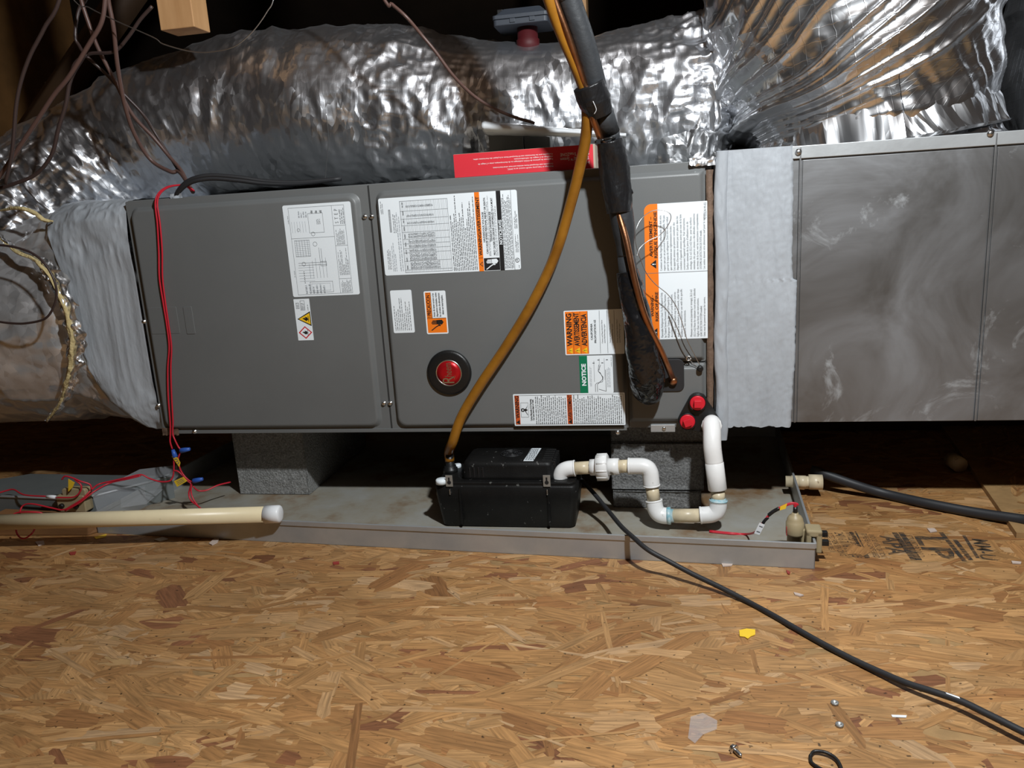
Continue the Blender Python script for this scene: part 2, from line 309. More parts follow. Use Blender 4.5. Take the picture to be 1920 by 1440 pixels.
M['foil_dark'] = foil('foil_far_duct', 22, .3, .4, 20, .3, .4, col=(.35, .36, .38))
M['film'] = foil('black_wound_film', 24, .5, .7, 26, 0, .10, met2=0, col=(.008, .008, .009), broad=.3, mixb=.4, obj=True)
for n_ in M['film'].node_tree.nodes:
    if n_.type == 'BSDF_PRINCIPLED': n_.inputs['Metallic'].default_value = 0; n_.inputs['Specular IOR Level'].default_value = .7 if n_.inputs['Roughness'].default_value < .2 else .2
M['foil_tape'] = foil('foil_tape', 60, .7, .8, 60, 0, .22)

# ------------------------------------------------------------------ setting: floor, roof, walls
f = MB().box((-5, -5, FZ - .02), (6, 6, FZ)).build('floor', M['osbbase']); struct(f)
def strands(name, parent, n, x0, x1, y0, y1, z, seed, mean=0, scale=1, accept=None):
    r = np.random.default_rng(seed); pal = np.array([(.46, .265, .105), (.42, .23, .085), (.375, .195, .07), (.49, .30, .135), (.32, .155, .055), (.245, .105, .045), (.53, .345, .175)])
    pr = np.array([.27, .26, .20, .12, .075, .035, .04])
    cx = r.uniform(x0, x1, n); cy = r.uniform(y0, y1, n)
    if accept is not None:
        k = accept(cx, cy); cx, cy = cx[k], cy[k]; n = len(cx)
    ang = mean + np.where(r.random(n) < .8, r.normal(0, .30, n), r.uniform(-1.6, 1.6, n))
    Lh = np.clip(r.lognormal(-3.0, .5, n), .010, .11) * scale; Wh = np.clip(r.lognormal(-4.75, .6, n), .0018, .022) * scale; Wh = np.minimum(Wh, Lh * .45)
    base = np.array([(-1, -.8), (-.7, -1), (-.3, -1), (.1, -1), (.5, -1), (.9, -.95), (1, -.4), (.96, .1), (1.04, .6), (.8, 1), (.4, 1), (0, 1), (-.4, 1), (-.85, .95), (-1.02, .5), (-.95, .0), (-1.05, -.4)])
    k = len(base); J = r.normal(0, 1, (n, k, 2)) * np.array([.06, .13]); q = base + J
    lx = q[..., 0] * Lh[:, None]; ly = q[..., 1] * Wh[:, None]; c, s_ = np.cos(ang)[:, None], np.sin(ang)[:, None]
    X = cx[:, None] + lx * c - ly * s_; Y = cy[:, None] + lx * s_ + ly * c
    zz = z + (np.arange(n) / n * .0006 + .0001)[:, None] + r.normal(0, .00004, (n, 1)) + lx * r.normal(0, .002, (n, 1))
    V = np.stack([X, Y, np.broadcast_to(zz, X.shape)], -1).reshape(-1, 3)
    me = bpy.data.meshes.new(name); me.vertices.add(n * k); me.vertices.foreach_set('co', V.ravel()); me.loops.add(n * k); me.polygons.add(n)
    me.loops.foreach_set('vertex_index', np.arange(n * k)); me.polygons.foreach_set('loop_start', np.arange(n) * k); me.update(calc_edges=True)
    col = pal[r.choice(len(pal), n, p=pr)] * np.array([.97, .92, .92]) * r.uniform(.85, 1.12, (n, 1)); cl = np.ones((n, k, 4)); cl[..., :3] = col[:, None] * r.uniform(.86, 1.08, (n, k, 1))
    ca = me.color_attributes.new('Col', 'FLOAT_COLOR', 'CORNER'); ca.data.foreach_set('color', cl.ravel())
    uvl = me.uv_layers.new(name='UVMap'); off = r.uniform(0, 40, (n, 1, 2)); U = np.stack([lx, ly], -1) + off; uvl.data.foreach_set('uv', U.ravel())
    me.materials.append(M['osb']); me.validate(); o = bpy.data.objects.new(name, me); C.objects.link(o); o.parent = parent; o.matrix_parent_inverse = MW[parent.name].inverted(); o['kind'] = 'stuff'; return o
strands('wood_strand', f, 19000, -1.5, 2.6, -1.35, .9, FZ, 3)
# second sheet of OSB, its sawn edge at the far right
e0 = AZ(1792, 845, FZ); e1 = AZ(1905, 1010, FZ)
def sheet_side(x, y): return e0[0] + (y - e0[1]) * (e1[0] - e0[0]) / (e1[1] - e0[1])
yq0, yq1 = 1.3, e1[1]
sm_ = MB(); pl = [(sheet_side(0, yq1), yq1), (3.2, yq1 - .05), (3.2, yq0), (sheet_side(0, yq0), yq0)]
sm_.prism(pl, lambda a, b, h: (a, b, h), FZ + .0005, FZ + .012); o2 = sm_.build('trim_1', M['osbbase']); struct(o2)
strands('wood_strand', o2, 5000, 1.6, 3.2, yq1 + .03, 1.3, FZ + .012, 5, mean=1.0, scale=.55, accept=lambda x, y: x > sheet_side(x, y) + .05)
# roof
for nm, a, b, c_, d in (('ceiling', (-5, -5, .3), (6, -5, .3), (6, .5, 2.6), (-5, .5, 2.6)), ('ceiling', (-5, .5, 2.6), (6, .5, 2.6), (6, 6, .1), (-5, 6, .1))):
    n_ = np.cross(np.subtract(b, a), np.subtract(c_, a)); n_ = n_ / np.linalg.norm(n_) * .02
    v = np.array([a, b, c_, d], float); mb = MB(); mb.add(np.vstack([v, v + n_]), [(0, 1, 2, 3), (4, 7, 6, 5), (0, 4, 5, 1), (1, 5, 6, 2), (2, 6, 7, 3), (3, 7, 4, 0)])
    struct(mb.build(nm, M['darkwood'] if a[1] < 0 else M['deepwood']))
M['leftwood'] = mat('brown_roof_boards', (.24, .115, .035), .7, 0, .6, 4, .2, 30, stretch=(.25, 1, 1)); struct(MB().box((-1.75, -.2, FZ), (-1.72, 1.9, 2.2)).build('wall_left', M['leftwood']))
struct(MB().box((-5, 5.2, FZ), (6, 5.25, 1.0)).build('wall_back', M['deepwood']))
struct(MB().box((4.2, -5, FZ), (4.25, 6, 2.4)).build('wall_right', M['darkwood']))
# slim stud standing far behind the copper lines, and a rafter at the left
p0 = AY(1086, 60, .95); p1 = AY(1101, 60, .95); struct(MB().box((p0[0], .95, .3), (p1[0], 1.03, 1.6)).build('trim_2', M['lumber'], bev=.002))
q = [AY(-20, 190, .75), AY(330, -60, .75)]
struct(MB().tube([q[0] + np.array([-.35, .1, -.45]), q[1] + np.array([.3, .1, .45])], .06, 4, spline=False).build('trim_3', M['darkwood']))
# joist lying behind the plenum
struct(MB().box((1.15, .62, FZ), (3.0, .66, FZ + .14)).build('trim_4', M['darkwood'], bev=.002))

# ------------------------------------------------------------------ air handler cabinet
X0, X1, XS, XM, ZT = -.224, 1.037, .3435, .866, .533
ah = thing('air_handler', (X0, 0, 0), 'long dark grey horizontal air handler cabinet on concrete blocks, covered in warning stickers', 'air handler')
mb = MB(); mb.box((X0, .004, 0), (X1, .56, ZT)); mb.build('cabinet_shell', M['paint'], ah, bev=.004)
DP = .013
def door(name, x0, x1, z0, z1, rx0, rx1, rz0, rz1, rr=.02, label=None, depth=DP):
    mb = MB(); mb.prism(rrect(x0, x1, z0, z1, .003, 2), XZ, -.006, .002)
    rings = []
    for ins, h in ((0, .002), (.002, .0035), (.006, depth - .002), (.008, depth - .0004), (.011, depth)):
        rings.append([XZ(a, b, h) for a, b in rrect(rx0 + ins, rx1 - ins, rz0 + ins, rz1 - ins, max(rr - ins * .3, .004))])
    n = len(rings[0]); g = np.array(rings); mb.grid(g, closed_v=True); mb.add(g[-1], [tuple(range(n))], 0)
    return mb.build(name, M['paint'], ah, label=label)
d1 = door('blower_door', X0 + .002, XS - .002, .003, ZT - .002, X0 + .012, XS - .020, .009, ZT - .016, label='left access door with two stickers')
d2 = door('coil_door', XS + .002, XM - .001, .003, ZT - .002, XS + .014, XM - .002, .008, ZT - .016, label='middle access door with most of the stickers and a round badge')
d3 = door('end_panel', XM + .001, X1 - .014, .142, ZT - .002, XM + .001, X1 - .016, .144, ZT - .016, .004, label='right hand panel behind the copper lines')
d4 = door('end_panel', XM + .001, X1 - .014, .003, .139, XM + .001, X1 - .016, .016, .137, .004)
mb = MB(); mb.box((XS - .0018, -.0015, .003), (XS + .0018, .004, ZT - .003)); mb.build('door_seam', M['gap_shade'], ah)  # dark strip paints in the shade of the gap between the doors
mb = MB()
a, b = AY(277, 577, -DP), AY(338, 625, -DP); mb.prism(rrect(a[0], b[0], b[2], a[2], .002, 2), XZ, DP - .001, DP + .0007)
a, b = AY(343, 575, -DP), AY(367, 626, -DP); mb.prism(rrect(a[0], b[0], b[2], a[2], .002, 2), XZ, DP - .001, DP + .0011)
mb.build('knockout', M['paint'], ah, bev=.0006)
# bottom rail and screws
mb = MB(); mb.box((X0 + .01, -.004, -.003), (XM - .005, .004, .0055)); mb.build('bottom_rail', M['paint'], ah, bev=.001)
a = AY(1220, 803, -.003); mb = MB(); mb.box((a[0], -.005, a[2] - .008), (a[0] + .05, .003, a[2] + .008)); mb.build('drain_bracket', M['galv'], ah, bev=.001)
def screw(parent, p, ax=(0, -1, 0), r=.0042):
    mb = MB(); mb.lathe(p, ax, [(0, r * 1.35), (.0012, r * 1.35), (.0014, r), (.004, r * .95), (.0046, r * .6)], 12); return mb.build('screw', M['steel'], parent)
for u, v in ((684, 406), (697, 406), (720, 756), (732, 756), (1166, 650), (1158, 811), (1245, 803), (365, 809), (270, 603), (297, 760)): screw(ah, AY(u, v, -.003))
# brown insulation edge left bare at the right end, with foil tape crumpled at its top
mb = MB(); zs = np.linspace(.02, .515, 40)
pp = np.array([[(X1 - .013 + .001 * random.random(), -.004 - .003 * random.random(), z), (X1 - .007, -.011 - .004 * random.random(), z), (X1 - .0005 + .002 * random.random(), -.005, z)] for z in zs]); mb.grid(pp)
mb.build('insulation_edge', M['pink'], ah, label='brown edge of insulation showing beside the plenum')
gx, gz = np.meshgrid(np.linspace(X1 - .048, X1 + .004, 22), np.linspace(ZT - .011, ZT + .003, 9)); nz = vnoise(np.stack([gx * 190, gz * 190, gx * 0], -1)) * .006
mb = MB(); mb.grid(np.stack([gx + nz, -.006 - nz, gz + nz * .5], -1)); mb.build('foil_tape', M['foil_tape'], ah)
gx, gz = np.meshgrid(np.linspace(X0 + .002, X0 + .045, 14), np.linspace(-.004, .014, 6)); nz = vnoise(np.stack([gx * 190, gz * 190, gx * 0], -1)) * .003
mb = MB(); mb.grid(np.stack([gx, -.005 - nz, gz - nz], -1)); mb.build('corner_tape', M['pink'], ah, label='brownish tape at the bottom left corner')
mb = MB(); p = AY(328, 366, .0); gx, gz = np.meshgrid(np.linspace(p[0] - .014, p[0] + .014, 10), np.linspace(ZT - .004, ZT + .008, 6)); nz = vnoise(np.stack([gx * 300, gz * 300, gx * 0], -1)) * .006
mb.grid(np.stack([gx, .006 - nz, gz], -1)); mb.build('duct_seal', M['mastic'], ah, label='dab of grey seal where the cables enter')

# stickers: reading direction runs up the cabinet (+z), lines step to the right (+x)
PM = ['white', 'ink', 'inkgrey', 'inklite', 'orange', 'orange2', 'yellow', 'green', 'redink']
PI = {k: i for i, k in enumerate(PM)}
class Label:
    def __init__(s, name, tl, tr, br, bl, desc, r=.004, base='white', h=DP, r4=None):
        c = [AY(u, v, -h) for u, v in (tl, tr, br, bl)]
        s.x0 = (c[0][0] + c[3][0]) / 2; s.x1 = (c[1][0] + c[2][0]) / 2; s.z0 = (c[2][2] + c[3][2]) / 2; s.z1 = (c[0][2] + c[1][2]) / 2; s.h = h + .0005
        s.W = s.x1 - s.x0; s.H = s.z1 - s.z0
        mb = MB(); mb.prism(r4(s.x0, s.x1, s.z0, s.z1, r) if r4 else rrect(s.x0, s.x1, s.z0, s.z1, r, 4), XZ, h - .0005, s.h); s.o = mb.build(name, M[base], ah, label=desc); s.mb = MB()
    def fn(s, a, b, h): return (s.x0 - b, -(s.h + h), s.z0 + a)
    def rect(s, d0, d1, r0, r1, m='ink', lay=1):
        s.mb.add([XZ(s.x0 + d * s.W, s.z0 + r * s.H, s.h + .00012 * lay) for d, r in ((d0, r0), (d1, r0), (d1, r1), (d0, r1))], [(0, 1, 2, 3)], PI[m])
    def frame(s, d0, d1, r0, r1, t=.0006, m='inkgrey', lay=2):
        td, tr = t / s.W, t / s.H
        s.rect(d0, d1, r0, r0 + tr, m, lay); s.rect(d0, d1, r1 - tr, r1, m, lay); s.rect(d0, d0 + td, r0, r1, m, lay); s.rect(d1 - td, d1, r0, r1, m, lay)
    def poly(s, pts, m='ink', lay=3):
        v = [XZ(s.x0 + d * s.W, s.z0 + r * s.H, s.h + .00012 * lay) for d, r in pts]
        s.mb.add(v, [tuple(range(len(v)))], PI[m])
    def text(s, t, d, r, cap, m='ink', r1=None, bold=0, lay=3):
        """baseline at fraction d across, from r to r1 up the label; cap as a fraction of the width"""
        put_text(s.mb, t, s.fn, r * s.H, -d * s.W, cap * s.W, PI[m], None if r1 is None else (r1 - r) * s.H, bold, .00012 * lay)
    def greek(s, d0, d1, r0, r1, n, m='inkgrey', fill=.56, seed=1, wmin=.003, wmax=.010, ragged=.25, lay=2):
        rr = random.Random(seed); st = (d1 - d0) / n
        for i in range(n):
            d = d0 + i * st; r = r0; end = r1 - (r1 - r0) * rr.random() * ragged
            while r < end:
                w = rr.uniform(wmin, wmax) / s.H; w_end = min(r + w, end)
                while r < w_end:
                    cw = rr.uniform(.0007, .0013) / s.H; lo_ = d + st * fill * rr.choice((0, .25, .3)); s.rect(lo_, d + st * fill, r, r + cw, m, lay); r += cw + .00045 / s.H
                r += .0012 / s.H
    def line(s, pts, t=.0006, m='inkgrey', lay=2):
        for (d0, r0), (d1, r1) in zip(pts, pts[1:]):
            a = np.array([d0 * s.W, r0 * s.H]); b = np.array([d1 * s.W, r1 * s.H]); dd = b - a; L_ = np.linalg.norm(dd)
            if L_ < 1e-9: continue
            n = np.array([-dd[1], dd[0]]) / L_ * t / 2
            s.poly([tuple((q / (s.W, s.H))) for q in (a + n, a - n, b - n, b + n)], m, lay)
    def done(s):
        if s.mb.n: s.mb.build('print', [M[k] for k in PM], s.o)
    def flip(s): pass
def fix_faces(mb): pass

A = Label('wiring_diagram_label', (530, 385), (658, 378), (674, 553), (549, 556), 'large white sticker printed with a wiring diagram')
A.frame(.08, .90, .02, .97); A.line([(.08, .64), (.72, .64)]); A.line([(.72, .02), (.72, .97)])
for r in (.18, .54, .755): A.line([(.72, r), (.90, r)])
A.greek(.745, .89, .03, .17, 9, 'inkgrey', seed=2); A.greek(.74, .89, .22, .52, 9, 'inkgrey', ragged=.7, seed=3); A.greek(.745, .87, .55, .73, 8, 'inkgrey', ragged=.5, seed=4)
A.text('S  T  E  P', .80, .78, .05, 'inkgrey', .93); A.greek(.82, .90, .77, .95, 3, 'inkgrey', seed=9)
for k in range(6): A.line([(.30 + .05 * k, .20), (.30 + .05 * k, .36 + .03 * (k % 3))], .0005); A.line([(.11 + .04 * k, .70), (.11 + .04 * k, .82)], .0005, 'inklite')
for k in range(6): A.line([(.13, .17 + .03 * k), (.36, .17 + .03 * k)], .0005, 'inklite')
A.line([(.14, .37), (.56, .37)], .0007); A.line([(.14, .345), (.56, .345)], .0007); A.frame(.47, .56, .33, .38, .0006); A.line([(.47, .38), (.47, .53)], .0007); A.line([(.50, .38), (.50, .52)], .0007)
A.frame(.28, .62, .04, .16, .0006); A.frame(.30, .58, .06, .14, .0005, 'inklite'); A.frame(.12, .34, .44, .62, .0005)
for k in range(9): A.line([(.12, .45 + .02 * k), (.34, .45 + .02 * k)], .0005, 'inklite')
for k in range(5): A.line([(.15 + .04 * k, .44), (.15 + .04 * k, .62)], .0005)
A.frame(.36, .58, .69, .90, .0006); A.greek(.48, .54, .78, .85, 4, 'inkgrey', seed=6); A.greek(.22, .36, .86, .93, 4, 'inklite', seed=7); A.greek(.40, .60, .90, .93, 3, 'inkgrey', seed=8)
def rrect4(a0, a1, b0, b1, rs, n=6):
    o = []
    for ca, cb, t0, r in ((a1, b0, -90, rs[0]), (a1, b1, 0, rs[1]), (a0, b1, 90, rs[2]), (a0, b0, 180, rs[3])):
        ca += -r if ca == a1 else r; cb += r if cb == b0 else -r
        for k in range(n + 1): t = math.radians(t0 + 90 * k / n); o.append((ca + r * math.cos(t), cb + r * math.sin(t)))
    return o
def ring(L, d, r, rad, t=.0007, m='inkgrey', n=16, lay=2):
    pts = [(d + rad * math.cos(k / n * 6.2832) / L.W, r + rad * math.sin(k / n * 6.2832) / L.H) for k in range(n + 1)]; L.line(pts, t, m, lay)
ring(A, .42, .57, .0045); ring(A, .22, .36, .004); ring(A, .41, .68, .004); ring(A, .20, .73, .003)
for k in range(7): A.rect(.20, .215, .15 + .02 * k, .157 + .02 * k, 'ink')
A.greek(.06, .075, .22, .30, 1, seed=4); A.greek(.06, .075, .80, .90, 1, seed=5); A.greek(.20, .52, .03, .13, 6, 'inklite', seed=12); A.done()

B = Label('flammable_hazard_label', (551, 561), (580, 560), (588, 637), (559, 639), 'small white sticker with yellow triangle and red diamond flame symbols', .001)
B.poly([(.10, .52), (1.0 - .03, .70), (.97, .34)][::-1], 'ink', 1); B.poly([(.20, .52), (.92, .66), (.92, .38)][::-1], 'yellow', 2)
flame = [(-.32, .02), (-.12, .08), (.05, .03), (-.06, .14), (.18, .12), (.28, .02), (.28, -.08), (.10, -.16), (-.05, -.10), (-.14, -.04)]
def flame_at(L, d, r, k): L.poly([(d + a * k, r + b * k * .55) for a, b in flame][::-1], 'ink', 3); L.rect(d + .30 * k, d + .36 * k, r - .12 * k, r + .12 * k, 'ink', 3)
flame_at(B, .62, .52, .6)
B.poly([(.08, .19), (.52, .345), (.96, .19), (.52, .035)][::-1], 'redink', 1); B.poly([(.18, .19), (.52, .31), (.86, .19), (.52, .07)][::-1], 'white', 2); flame_at(B, .5, .19, .55)
B.frame(.40, .68, .73, .96, .0006, 'ink'); B.greek(.44, .66, .75, .94, 3, 'ink', seed=2); B.frame(.12, .32, .77, .91, .0006, 'ink'); B.greek(.17, .28, .79, .89, 2, 'ink', seed=3); B.greek(.84, .92, .72, .88, 1, seed=5); B.done()

N = Label('rating_plate_label', (709, 371), (969, 357), (977, 508), (722, 514), 'wide white rating plate full of tables with orange and black bands')
N.greek(.012, .034, .80, .96, 2, 'inkgrey', seed=1); N.greek(.03, .06, .08, .40, 3, 'inkgrey', seed=2); N.greek(.065, .10, .05, .45, 3, 'inklite', seed=3, ragged=.6)
N.rect(.067, .082, .56, .85, 'inkgrey')
for k in range(26): N.rect(.068, .081, .565 + .0108 * k, .565 + .0108 * k + .004, 'white', 2)
N.greek(.095, .12, .55, .80, 2, 'inkgrey', seed=4); N.greek(.12, .15, .05, .95, 2, 'inklite', seed=5)
N.frame(.155, .505, .025, .95, .0007, 'inkgrey')
for k in range(36): N.line([(.16 + .0098 * k, .03), (.16 + .0098 * k, .945)], .00045, 'inkgrey' if k % 3 else 'inklite', 1)
for r in (.06, .175, .285, .34, .40, .46, .55, .635, .72, .82): N.line([(.155, r), (.505, r)], .0006)
for r0, r1, dd in ((.07, .165, .42), (.18, .275, .40), (.295, .325, .40), (.35, .385, .40), (.41, .445, .40), (.475, .535, .40), (.655, .675, .40), (.745, .77, .40), (.865, .89, .40)): N.greek(.20, dd, r0, r1, 24, 'inkgrey', .75, seed=int(r0 * 1000), ragged=.1, wmax=.007)
for k in range(9): N.greek(.17, .185, .07 + .1 * k, .13 + .1 * k, 1, 'inkgrey', seed=20 + k)
N.greek(.515, .695, .02, .98, 14, 'ink', .55, seed=33, ragged=.45)
N.rect(.70, .735, .0, 1.0, 'orange'); N.line([(.70, .17), (.735, .17)], .0008, 'ink'); N.text('WARNING/AVERTISSEMENT', .730, .20, .022, 'ink', .945, .03)
N.poly([(.707, .09), (.729, .125), (.729, .055)][::-1], 'ink', 2); N.poly([(.714, .09), (.727, .112), (.727, .068)][::-1], 'orange', 3)
for t, d, r0, r1 in (('HAZARDOUS VOLTAGE', .757, .37, .75), ('CAN CAUSE SEVERE PERSONAL INJURY OR DEATH.', .775, .22, .93), ('TENSION DANGEREUSE', .808, .37, .75), ('PEUT CAUSER DES LESIONS CORPORELLES OU LA MORT', .826, .20, .92)): N.text(t, d, r0, .013, 'ink', r1, .02)
N.greek(.78, .797, .19, .95, 2, 'inkgrey', seed=40); N.greek(.83, .848, .19, .85, 2, 'inkgrey', seed=41)
N.rect(.738, .852, .005, .165, 'ink')
def hand(L, d, r, k, m, flip=1):
    """open hand struck by a jagged bolt"""
    P = lambda a, b: (d + a * k / L.W, r + b * k / L.H)
    L.poly([P(a, b) for a, b in ((-.1, -.25), (.55, -.28), (.75, 0), (.55, .28), (-.1, .25))], m, 3)
    for j in range(4): L.poly([P(a, b) for a, b in ((-.75 + .08 * abs(j - 1), -.24 + .125 * j), (-.05, -.24 + .125 * j), (-.05, -.15 + .125 * j), (-.75 + .08 * abs(j - 1), -.15 + .125 * j))], m, 3)
    L.poly([P(a, b) for a, b in ((-.85, -.95), (-.70, -.98), (-.1, -.55), (.2, -.42), (.28, -.5), (.42, -.33), (.1, -.26), (.08, -.34), (-.2, -.48))], m, 3)
hand(N, .798, .122, .0168, 'white')
N.rect(.853, .885, .0, 1.0, 'ink'); N.text('NOTICE/AVIS', .880, .33, .021, 'white', .64, .03)
N.greek(.888, .955, .02, .97, 7, 'ink', .6, seed=50, ragged=.12); N.line([(.957, 0), (.957, 1)], .0006, 'ink')
N.greek(.97, .995, .22, .48, 3, 'ink', seed=51, ragged=.5); N.greek(.97, .995, .52, .80, 3, 'ink', seed=52, ragged=.5); ring(N, .978, .12, .0042, .0009, 'ink'); N.text('UL', .983, .095, .016, 'ink', .145); N.greek(.986, .994, .02, .05, 1, 'ink'); N.done()

D = Label('rating_label', (731, 545), (771, 543), (778, 623), (739, 625), 'small plain white sticker of fine print left of the precaution sticker', .003)
D.greek(.10, .92, .06, .82, 9, 'ink', .38, seed=61, ragged=.5, wmax=.008); D.done()

E = Label('precaution_label', (793, 547), (834, 544), (842, 625), (802, 627), 'small orange and white electric shock precaution sticker', .003)
E.rect(.06, .95, .03, .97, 'orange'); E.rect(.32, .95, .375, .97, 'white', 2); E.line([(.06, .37), (.95, .37)], .0008, 'ink', 3); E.line([(.315, .37), (.315, .97)], .0008, 'ink', 3)
E.text('! PRECAUCION !', .27, .395, .17, 'ink', .95, .02, 4)
for k, (t, r0, r1) in enumerate((('Antes de tener acceso a los', .40, .95), ('dispositivos terminales, todos', .40, .96), ('los circuitos de alimentacion', .40, .95), ('deben ser interrumpidos.', .45, .90))): E.text(t, .455 + .135 * k, r0, .085, 'ink', r1, .02, 4)
hand(E, .53, .275, .0180, 'ink'); E.done()

G = Label('proposition_label', (1057, 583), (1168, 579), (1172, 664), (1060, 665), 'orange and white sticker headed WARNING in three languages', .002)
G.rect(.02, .40, .02, .98, 'orange'); [G.rect(d, d + .005, .02, .98, 'ink', 2) for d in (.145, .27, .398, .595, .72, .84)]
for t, d, r1 in (('WARNING', .125, .94), ('AVERTISSEMENT', .25, .95), ('ADVERTENCIA', .375, .92)):
    G.text(t, d, .20, .085, 'ink', r1, .035); G.poly([(d - .085, .10), (d, .17), (d, .03)][::-1], 'yellow', 3); G.line([(d - .06, .10), (d - .03, .10)], .0014, 'ink', 4); G.line([(d - .02, .10), (d - .01, .10)], .0014, 'ink', 4)
G.text('CALIFORNIA', .475, .33, .032, 'ink', .70, .02); G.text('PROPOSITION 65', .535, .26, .032, 'ink', .78, .02)
for d in (.63, .76, .88): G.text('Cancer and Reproductive Harm', d + .015, .25, .020, 'ink', .77); G.text('www.P65Warnings.ca.gov', d + .055, .25, .020, 'ink', .68)
G.done()

Hn = Label('notice_label', (1086, 667), (1148, 666), (1151, 736), (1088, 737), 'white sticker with green NOTICE header and a drain trap drawing', .002)
Hn.rect(0, .24, 0, 1, 'green'); Hn.text('NOTICE', .185, .20, .12, 'white', .79, .04)
for dd in (.0, .06): Hn.line([(.46 + dd, .03), (.46 + dd, .22), (.50 + dd, .26), (.68, .30 + dd), (.70 - dd * .3, .42), (.62, .52 + dd * .3), (.56, .58), (.58 + dd, .75)], .0008, 'ink')
Hn.line([(.44, .30), (.44, .86)], .0006); Hn.line([(.60, .6), (.60, .92)], .0006); Hn.line([(.75, .35), (.75, .92)], .0006); Hn.line([(.56, .10), (.78, .04), (.78, .62)], .0008, 'ink')
for d, r in ((.40, .80), (.55, .88), (.66, .80), (.80, .88)): Hn.line([(d, r), (d + .06, r)], .0014, 'ink')
Hn.greek(.30, .37, .18, .80, 2, 'inklite', seed=5); Hn.greek(.82, .93, .15, .78, 3, 'inklite', seed=6); Hn.greek(.95, .98, .70, .97, 1, 'inkgrey'); Hn.done()

I = Label('carbon_monoxide_label', (962, 739), (1171, 736), (1173, 798), (965, 797), 'low wide white warning sticker along the bottom edge of the middle door', .002)
I.rect(.012, .055, .04, .96, 'orange2'); I.rect(.488, .533, .04, .96, 'orange2'); I.frame(.012, .988, .04, .96, .0006, 'ink')
I.text('WARNING', .050, .24, .032, 'ink', .94, .03); I.text('AVERTISSEMENT', .528, .17, .032, 'ink', .95, .02)
for d in (.016, .492): I.poly([(d, .11), (d + .033, .19), (d + .033, .05)][::-1], 'ink', 3)
I.frame(.065, .135, .27, .73, .0005, 'ink'); I.poly([(.125, .34), (.10, .48), (.095, .52), (.12, .56), (.13, .66), (.11, .54), (.13, .50), (.11, .46), (.13, .34)], 'ink', 3); ring(I, .083, .5, .003, .0025, 'ink')
I.text('Carbon Monoxide (CO) Poisoning', .165, .16, .016, 'ink', .84, .02); I.text('Can Cause Severe Injury or Death.', .185, .17, .016, 'ink', .83, .02); I.greek(.20, .485, .05, .95, 16, 'ink', .5, seed=71, ragged=.12, lay=2); I.greek(.545, .98, .05, .95, 24, 'ink', .5, seed=72, ragged=.15); I.done()

J = Label('refrigerant_fire_label', (1207, 385), (1326, 375), (1327, 634), (1213, 637), 'tall sticker with orange band warning of fire risk, right of the copper lines', .002, r4=lambda a, b, c, d, r: rrect4(a, b, c, d, (.001, .001, .013, .001)))
J.poly([((x - J.x0) / J.W, (z - J.z0) / J.H) for x, z in rrect4(J.x0, J.x0 + .215 * J.W, J.z0, J.z1, (.0001, .0001, .013, .001))], 'orange', 1); J.line([(0, .50), (1, .50)], .0008, 'inkgrey', 3)
J.text('AVERTISSEMENT \u2013', .125, .62, .047, 'ink', .91, .03); J.text("RISQUE D'INCENDIE", .200, .61, .047, 'ink', .945, .03)
J.text('WARNING -', .125, .175, .047, 'ink', .335, .03); J.text('RISK OF FIRE', .200, .14, .047, 'ink', .36, .03)
for r in (.055, .565):
    J.poly([(.085, r), (.18, r + .033), (.18, r - .033)][::-1], 'ink', 2); J.line([(.115, r), (.15, r)], .002, 'white', 3); J.line([(.158, r), (.168, r)], .002, 'white', 3)
FRn = ['Contient un fluide frigorigene inflammable. Ne doit etre', 'repare que par un personnel d\u2019entretien qualifie. Ne pas', 'percer le tuyau de refrigerant. Doit etre mis au rebut', 'que conformement aux reglementations locales.', 'Les appareils annexes qui peuvent constituer des', 'departs d\u2019incendie ne doivent pas etre places dans les', 'conduites d\u2019appareils annexes autres que ceux de la liste', 'concernant l\u2019appareil specifique. Voir instructions.', 'Surface minimale de la piece d\u2019utilisation ou de', 'stockage, 56,2 m2 (52,2 m2) Note : pour les surfaces', 'minimales des pieces situees a des altitudes superieures', 'au niveau de la mer, voir les instructions correspondantes.', 'SYSTEME DE DETECTION DE FUITE installe.', 'Les unites doivent etre alimentees sauf pour le service.']
ENn = ['Flammable Refrigerant Used. To Be Repaired Only', 'by Trained Service Personnel. Do Not Puncture', 'Refrigerant Tubing. Dispose Of Properly In', 'Accordance With Federal or Local Regulations.', 'Auxiliary devices which may be ignition sources', 'shall not be installed in the ductwork, other than', 'auxiliary devices listed for use with the specific', 'appliance. See instructions.', '', 'Minimum room area (operating or storage), 56.2 m2', '(52.2 m2) Note for minimum room areas at altitudes', 'higher than sea level, see instructions.', 'LEAK DETECTION SYSTEM installed.', 'Units must be powered except for service.']
for k in range(14):
    d = .275 + .053 * k; J.text(FRn[k], d, .515, .034, 'inkgrey', .515 + min(.40, len(FRn[k]) * .0072))
    if ENn[k]: J.text(ENn[k], d, .015, .034, 'inkgrey', .015 + min(.36, len(ENn[k]) * .0072))
J.text('92-22224-99-02', .985, .87, .04, 'inkgrey', .99); J.done()

